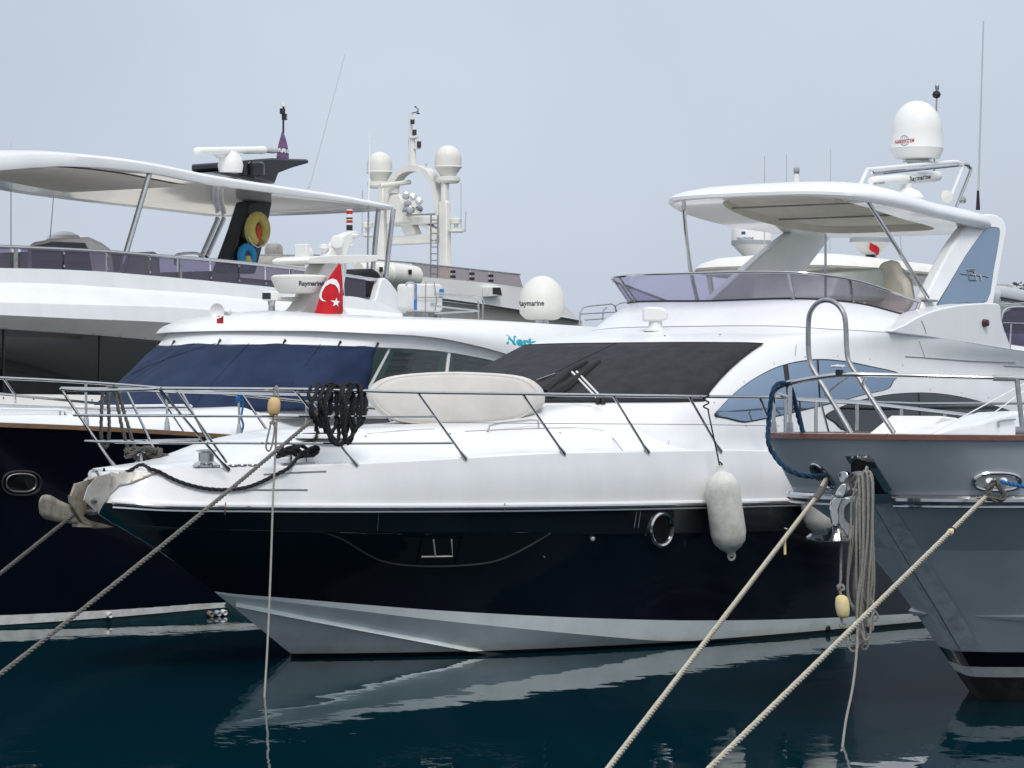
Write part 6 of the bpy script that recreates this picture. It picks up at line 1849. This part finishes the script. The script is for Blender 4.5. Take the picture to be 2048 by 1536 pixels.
# starboard line and its grey loops over the pulpit
sq = lambda px, py, pp: world(M, M.at(px, py, p=pp))
c0 = world(M, qc2)
fe = sq(205, 982, -.35)
e3 = Vector((-6.2, 28.96, -.05))
P = [c0 + Vector((0, 0, .1)), sq(268, 932, -.62), sq(235, 958, -.55), fe] + sag(fe, e3, .03, 20)[1:]
loose('mooring_line', rope([Vector(t) for t in P], .022), 'rope_grey', 'worn grey mooring line passing behind the anchor to the left edge', 'rope')
P = []
for t in [k * .3 for k in range(48)]:
    P.append(c0 + Vector((.19 * math.cos(t), .10 * math.sin(1.7 * t), .09 + .05 * math.sin(2.3 * t + 1) + .002 * t)))
P += [c0 + Vector((.30, .02, .05)), c0 + Vector((.42, -.05, .03))]
loose('cleat_turns', rope(P, .024), 'rope_grey', 'worn grey rope heaped on the starboard bow cleat behind the pulpit', 'rope')
pth = [(258, 905), (252, 885), (243, 850), (236, 815), (230, 785), (222, 776), (212, 777), (205, 790), (203, 830), (202, 870), (206, 892), (214, 892), (218, 870), (218, 830), (217, 795), (222, 776), (232, 777), (240, 795), (248, 825), (256, 850), (262, 872), (268, 890), (272, 905)]
P = [sq(a, b, -1.12 + .05 * math.sin(i)) for i, (a, b) in enumerate(pth)]
loose('rope_loops', rope([Vector(t) for t in spl(P, 5)], .021), 'rope_grey', 'frayed grey rope looped over the starboard pulpit rail', 'rope')
# thin line with float on the rail
P = [rr_q(548, 790, .02), rr_q(550, 777, .03), rr_q(554, 773, .03), rr_q(556, 790, .06), rr_q(553, 850, .08), rr_q(550, 920, .10)] + [wp(a, b, y) for a, b, y in [(546, 1000, 36.3), (541, 1150, 35.6), (535, 1290, 34.8), (529, 1392, 34.0), (528, 1402, 33.8)]]
o = loose('trip_line', tube([Vector(t) for t in spl(P, 5)], .011, 6), 'cord_grey', 'thin grey line dropping from the bow rail straight into the water', 'rope')
t0, t1 = rr_q(549, 795, .05), rr_q(547, 831, .05)
float_('mooring_float', t0, t1, .068, 'float_orange', 'orange tan foam float hanging on the bow rail of the black yacht')
P = [rr_q(a, b, .05) for a, b in [(552, 778), (549, 790), (547, 830), (545, 842), (541, 850), (534, 880), (532, 895), (538, 902), (544, 890), (549, 860), (547, 848), (540, 846), (546, 842), (553, 850)]]
loose('float_tail', tube([Vector(t) for t in spl(P, 5)], .010, 6), 'cord_grey', 'short grey cord loop knotted under the orange tan float', 'rope')
# blue lashing on the navy cruiser's stanchion
P = [world(N, N.on(a, b, nr)) + Vector((0, -.03, 0)) for a, b in [(474, 788), (482, 792), (473, 798), (484, 800), (474, 803), (482, 790), (486, 810), (483, 835), (487, 850), (483, 868), (488, 872)]]
loose('stanchion_lashing', tube([Vector(t) for t in spl(P, 4)], .016, 6), 'rope_bright_blue', 'bright blue cord knotted on a stanchion of the navy cruiser', 'rope')

# fenders
def fender(top, bot, r, label):
    d = bot - top; L = d.length
    pr = [(0, -.02), (.035, -.02), (.04, .03), (.06, .06), (r * .62, .10), (r * .88, .17), (r, .26), (r, L * .5), (r * 1.01, L - .28), (r * .9, L - .17), (r * .62, L - .10), (.06, L - .055), (.045, L - .03), (.035, L), (0, L)]
    o = loose('fender', lathe(pr, top, 32, d), 'fender_white', label, 'fender', 'fenders of the black yacht', smooth=50)
    return o
pf = lambda px, py, o_: world(M, M.at(px, py, p=br(M.on(px, py, br).x) + o_))
ft_, fb_ = pf(1439, 934, .24), pf(1463, 1112, .24)
fo = fender(ft_, fb_, .205, 'scuffed white fender hanging against the black hull')
mesh('eye', tube([fb_ + Vector((.035 * math.cos(t), -.0, -.0 + .045 * math.sin(t))) for t in [2 * math.pi * k / 16 for k in range(17)]], .016, 8), 'fender_white', fo)
rl = rr_q(1412, 790, .02)
kn = [rl + Vector((.03 * math.sin(t * 1.3), -.03 - .02 * math.cos(t), .02 - .018 * t)) for t in [k * .5 for k in range(22)]]
P = kn + [rr_q(1418, 830, .05), pf(1436, 915, .22), ft_ + Vector((0, 0, .02)), ft_ + Vector((.03, -.02, .03)), ft_ + Vector((.0, 0, .06))]
loose('fender_lanyard', tube([Vector(t) for t in spl(P, 3)], .010, 6), 'rope_black', 'black cord from the rail to the scuffed white fender', 'rope')
ft2, fb2 = pf(1618, 905, .24), pf(1648, 1075, .24)
fender(ft2, fb2, .205, 'white fender half hidden behind the grey bow and its anchor')
l2 = rr_q(1596, 800, .02)
loose('fender_lanyard', tube([l2 + Vector((0, 0, .02)), l2 + Vector((.02, -.03, -.03)), rr_q(1600, 825, .04), ft2], .010, 6), 'rope_black', 'black cord running from the rail behind the grey bow posts', 'rope')

# foredeck cushion cover
q = M.at(912, 800, p=0.0)
cw_ = world(M, q)
L2, H2 = 178 / F * cw_.y, 51 / F * cw_.y
z_top, z_bot = HC - (744 - CY) / F * cw_.y, HC - (851 - CY) / F * cw_.y
zc_ = (z_top + z_bot) / 2; H2 = (z_top - z_bot) / 2
prof2 = spl([(-1, .05), (-.93, .55), (-.7, .86), (-.2, 1.0), (.3, .98), (.75, .83), (.95, .45), (1, .0), (.95, -.35), (.75, -.78), (.35, -.96), (-.2, -.98), (-.6, -.92), (-.85, -.55)], 4, True)
rws = []
for d, k in ((-.30, .80), (-.27, .92), (-.20, .985), (0, 1), (.2, .985), (.27, .92), (.30, .80)):
    rws.append([(cw_.x + a * L2 * k, cw_.y + d, zc_ + b * H2 * k) for a, b in prof2])
V, Fc = grid(rws, cu=True); n_ = len(prof2); Fc += [tuple(range(n_ - 1, -1, -1)), tuple(6 * n_ + k for k in range(n_))]
o = loose('sunpad_cover', (V, Fc), 'cover_beige', 'beige fabric covered sunpad bundle standing on the white foredeck', 'cover', smooth=40)
mesh('piping', tube([(x, y, z) for x, y, z in rws[1]], .009, 6, closed=True), 'cover_beige', o)
mesh('piping', tube([(x, y, z) for x, y, z in rws[5]], .009, 6, closed=True), 'cover_beige', o)
mesh('foot', [box((cw_.x + f * L2, cw_.y, z_bot - .02), (.10, .1, .08)) for f in (-.45,)], 'steel_dull', o)
mesh('foot', [box((cw_.x + f * L2, cw_.y, z_bot - .02), (.10, .1, .08)) for f in (.35,)], 'steel_dull', o)

# plough anchor of the black yacht
def am(px, py, p): return M.at(px, py, p=p)
anc = thing('plough_anchor', 'weathered galvanised plough anchor with rust at the black yacht bow', 'anchor', (M.ox, M.oy, 0), M.th)
mesh('shank', plate([am(a, b, .03) for a, b in [(143, 992), (152, 968), (196, 954), (200, 975), (178, 1004), (172, 1012), (176, 1022), (166, 1032), (150, 1012)]], (0, .03, 0)), 'galvanised', anc, smooth=0)
mesh('shank_edge', tube([am(142, 992, .0), am(151, 968, .0)], .018, 8), 'rust', anc)
U_ = [(80, 1002, .34), (86, 992, .34), (100, 990, .30), (118, 1000, .2), (136, 1008, .1), (150, 1014, .02), (168, 1040, .0)]
L_w = [(79, 1014, .33), (82, 1028, .32), (92, 1038, .30), (110, 1042, .24), (130, 1045, .18), (148, 1047, .1), (165, 1047, .03)]
rws = [[am(*u).lerp(am(*l), k / 4) for k in range(5)] for u, l in zip([t for t in spl(U_, 3)], [t for t in spl(L_w, 3)])]
o = mesh('fluke', grid([[tuple(q) for q in r] for r in rws]), 'galvanised', anc, smooth=50); solid(o, .016)
Bf = [(138, 989, .14), (145, 995, .13), (151, 1006, .11), (168, 1033, .07), (186, 1046, .05), (228, 1054, .04), (190, 1056, .05), (166, 1046, .07), (150, 1022, .10), (140, 1004, .13)]
mesh('fluke', plate([am(a, b, p) for a, b, p in Bf], (.0, .02, -.01)), 'galvanised', anc, smooth=0)
mesh('fluke_tip', plate([am(a, b, p) for a, b, p in [(178, 1040, .02), (205, 1047, .02), (229, 1054, .02), (190, 1057, .03), (176, 1052, .03)]], (0, .03, 0)), 'rust', anc, smooth=0)
mesh('fluke_rib', tube([am(100, 1014, .24), am(126, 1015, .12), am(149, 1016, .03)], .012, 6), 'galvanised', anc)
mesh('heel_plate', plate([am(a, b, .06) for a, b in [(154, 1046), (187, 1048), (187, 1055), (155, 1054)]], (0, .08, 0)), 'galvanised', anc, smooth=0)
mesh('hinge_pin', lathe([(.03, -.04), (.03, .08), (0, .085)], am(181, 1024, .1), 12, (0, -1, 0)), 'steel_dull', anc)
mesh('hinge_pin', lathe([(.03, -.02), (.03, .02), (0, .025)], am(189, 1001, .19), 12, (0, -1, 0)), 'steel_dull', anc)

# stainless anchor of the grey yacht
sa = thing('stainless_anchor', 'polished stainless anchor hanging at the grey yacht stem', 'anchor', (0, 0, 0))
def ap(L, Y, th, m, nm, bev=.008, sp=2):
    A = [wp(a, b, Y) for a, b in (spl(L, sp, True) if sp else L)]
    return mesh(nm, plate(A, (0, th, 0)), m, sa, smooth=40, bevel=bev, seg=2)
ap([(1684, 968), (1693, 969), (1692, 983), (1686, 995), (1676, 998), (1670, 990), (1676, 978)], 31.05, .07, 'steel', 'shackle')
mesh('shackle_pin', lathe([(.03, 0), (.03, .03), (0, .035)], wp(1678, 990, 31.05), 14, (0, -1, 0)), 'steel', sa)
ap([(1667, 996), (1684, 997), (1676, 1020), (1678, 1048), (1664, 1048), (1661, 1016)], 31.05, .10, 'steel', 'shank_face')
ap([(1684, 997), (1701, 996), (1703, 1004), (1691, 1015), (1690, 1037), (1703, 1050), (1727, 1060), (1730, 1082), (1714, 1086), (1696, 1074), (1687, 1061), (1677, 1046), (1676, 1020)], 31.13, .08, 'steel_dull', 'shank_side', sp=2)
fl_t = [(1612, 1074), (1622, 1066), (1662, 1055), (1668, 1049), (1678, 1050), (1686, 1060), (1692, 1071), (1700, 1077)]
fl_b = [(1613, 1078), (1630, 1083), (1660, 1084), (1675, 1084), (1685, 1084), (1692, 1084), (1698, 1083), (1700, 1081)]
rws = []
for (a, b), (c, d) in zip(fl_t, fl_b):
    rws.append([wp(a, b, 31.12), wp((a + c) / 2, (b + d) / 2 - 1, 31.0), wp(c, d - 2, 30.82), wp(c, d, 30.86), wp((a + c) / 2, (b + d) / 2 + 4, 31.2)])
mesh('fluke', grid(rws, cu=True), 'steel', sa, smooth=50)
mesh('chain', tube([wp(1700, 985, 31.3), wp(1695, 962, 31.5), wp(1716, 945, 31.9)], .03, 8), 'steel_dull', sa)

# flags
def flag(fr, outline, p, m, name, label, ripple, per=4):
    V2, Fc = patch2d(spl(outline, per, True), 6)
    V = []
    for a, b in V2:
        q = fr.at(a, b, p=p)
        V.append(world(fr, q + Vector((0, ripple(a, b), 0))))
    o = loose(name, (V, Fc), m, label, 'flag', smooth=60)
    solid(o, .004, 0)
    return o
rip = lambda a, b: .05 * math.sin((a - 636) / 9.0 + (b - 527) / 60) * (b - 520) / 100
fo = flag(N, [(677, 527), (672, 534), (660, 552), (650, 572), (643, 595), (637, 618), (635, 627), (650, 628), (670, 628), (690, 627), (690, 612), (686, 580), (682, 545), (681, 530)], .55, 'flag_red', 'national_flag', 'large red flag with white crescent and star on the navy cruiser mast', rip, 2)
def flagmark(fr, outline, p, rp2, par, name='emblem', off=.012):
    V2, Fc = patch2d(outline, 4)
    V = [world(fr, fr.at(a, b, p=p) + Vector((0, rp2(a, b) - off, 0))) for a, b in V2]
    return mesh(name, (V, Fc), 'flag_white', par, smooth=60)
outer = [(660 + 17 * math.cos(t), 581 + 25 * math.sin(t)) for t in [math.radians(k) for k in range(-95, -300, -10)]]
cres = [(663, 557), (670, 560), (675, 569), (676, 580), (674, 588), (672, 578), (667, 570), (659, 567), (651, 573), (646, 584), (645, 594), (648, 600), (652, 603), (646, 602), (642, 597), (641, 590), (644, 578), (650, 566), (656, 560)]
flagmark(N, cres, .55, rip, fo, 'crescent')
def star(cx_, cy_, r, tilt=.1): return [(cx_ + (r if k % 2 == 0 else r * .4) * math.sin(2 * math.pi * k / 10 + tilt), cy_ - (r if k % 2 == 0 else r * .4) * math.cos(2 * math.pi * k / 10 + tilt)) for k in range(10)]
flagmark(N, star(667, 605, 10), .55, rip, fo, 'star')
mesh('flag_halyard', tube([world(N, N.at(684, 470, p=.50)), world(N, N.at(690, 632, p=.50))], .004, 5), 'plastic_white', fo)
ripb = lambda a, b: .03 * math.sin(a / 4.0)
fo = flag(B, [(565, 262), (563, 272), (558, 295), (553, 316), (560, 318), (577, 317), (574, 300), (570, 280)], .3, 'flag_purple', 'pennant', 'small purple pennant furled on the black mast light pole', ripb, 2)
V2, Fc = text2d('ARG', .1, .03)
V = [world(B, B.at(556 + 20 * u, 303 + 4 * u - v * 8, p=.3) + Vector((0, ripb(556 + 20 * u, 0) - .02, 0))) for u, v in V2]
mesh('lettering', (V, Fc), 'flag_white', fo, smooth=0)
ript = lambda a, b: .03 * math.sin(a / 4.0)
fo = flag(T, [(1747, 455), (1745, 475), (1741, 497), (1747, 504), (1753, 511), (1757, 502), (1759, 495), (1758, 475), (1757, 456)], 1.0, 'flag_red', 'national_flag', 'small red flag with white star beside the banded dome', ript, 2)
flagmark(T, star(1751, 476, 5.5), 1.0, ript, fo, 'star')
flagmark(T, [(1752, 457), (1756, 456), (1753, 461), (1753, 467), (1750, 463)], 1.0, ript, fo, 'crescent')
mesh('flag_staff', tube([world(T, T.at(1754, 450, p=.98)), world(T, T.at(1752, 522, p=.98))], .012, 6), 'steel', fo)

# life rings on the black mast
def horseshoe(fr, cx_, cy_, a, b, p, r, m, label, gap):
    P = []
    for k in range(31):
        t = math.radians(90 + gap + (360 - 2 * gap) * k / 30)
        P.append(world(fr, fr.at(cx_ + a * math.cos(t), cy_ + b * math.sin(t), p=p)))
    return loose('life_ring', tube(P, r, 14), m, label, 'life ring', smooth=60)
o = horseshoe(B, 515, 460, 15, 26, .62, .095, 'ring_yellow', 'yellow horseshoe lifebuoy with red light on the black mast', 22)
mesh('rescue_light', tube([world(B, B.at(a, b, p=.66)) for a, b in [(515, 450), (516, 462), (515, 478), (514, 488)]], [.03, .055, .05, .035], 10), 'orange_red', o)
mesh('grab_line', tube([world(B, B.at(a, b, p=.72)) for a, b in [(498, 475), (505, 488), (516, 495), (528, 490), (537, 476)]], .010, 5), 'plastic_white', o)
o = horseshoe(B, 494, 512, 12, 18, .64, .065, 'ring_blue', 'blue life ring under the yellow one on the black mast', 5)
mesh('throw_bag', tube([world(B, B.at(a, b, p=.68)) for a, b in [(495, 512), (495, 524)]], [.05, .08], 10), 'ring_yellow', o)
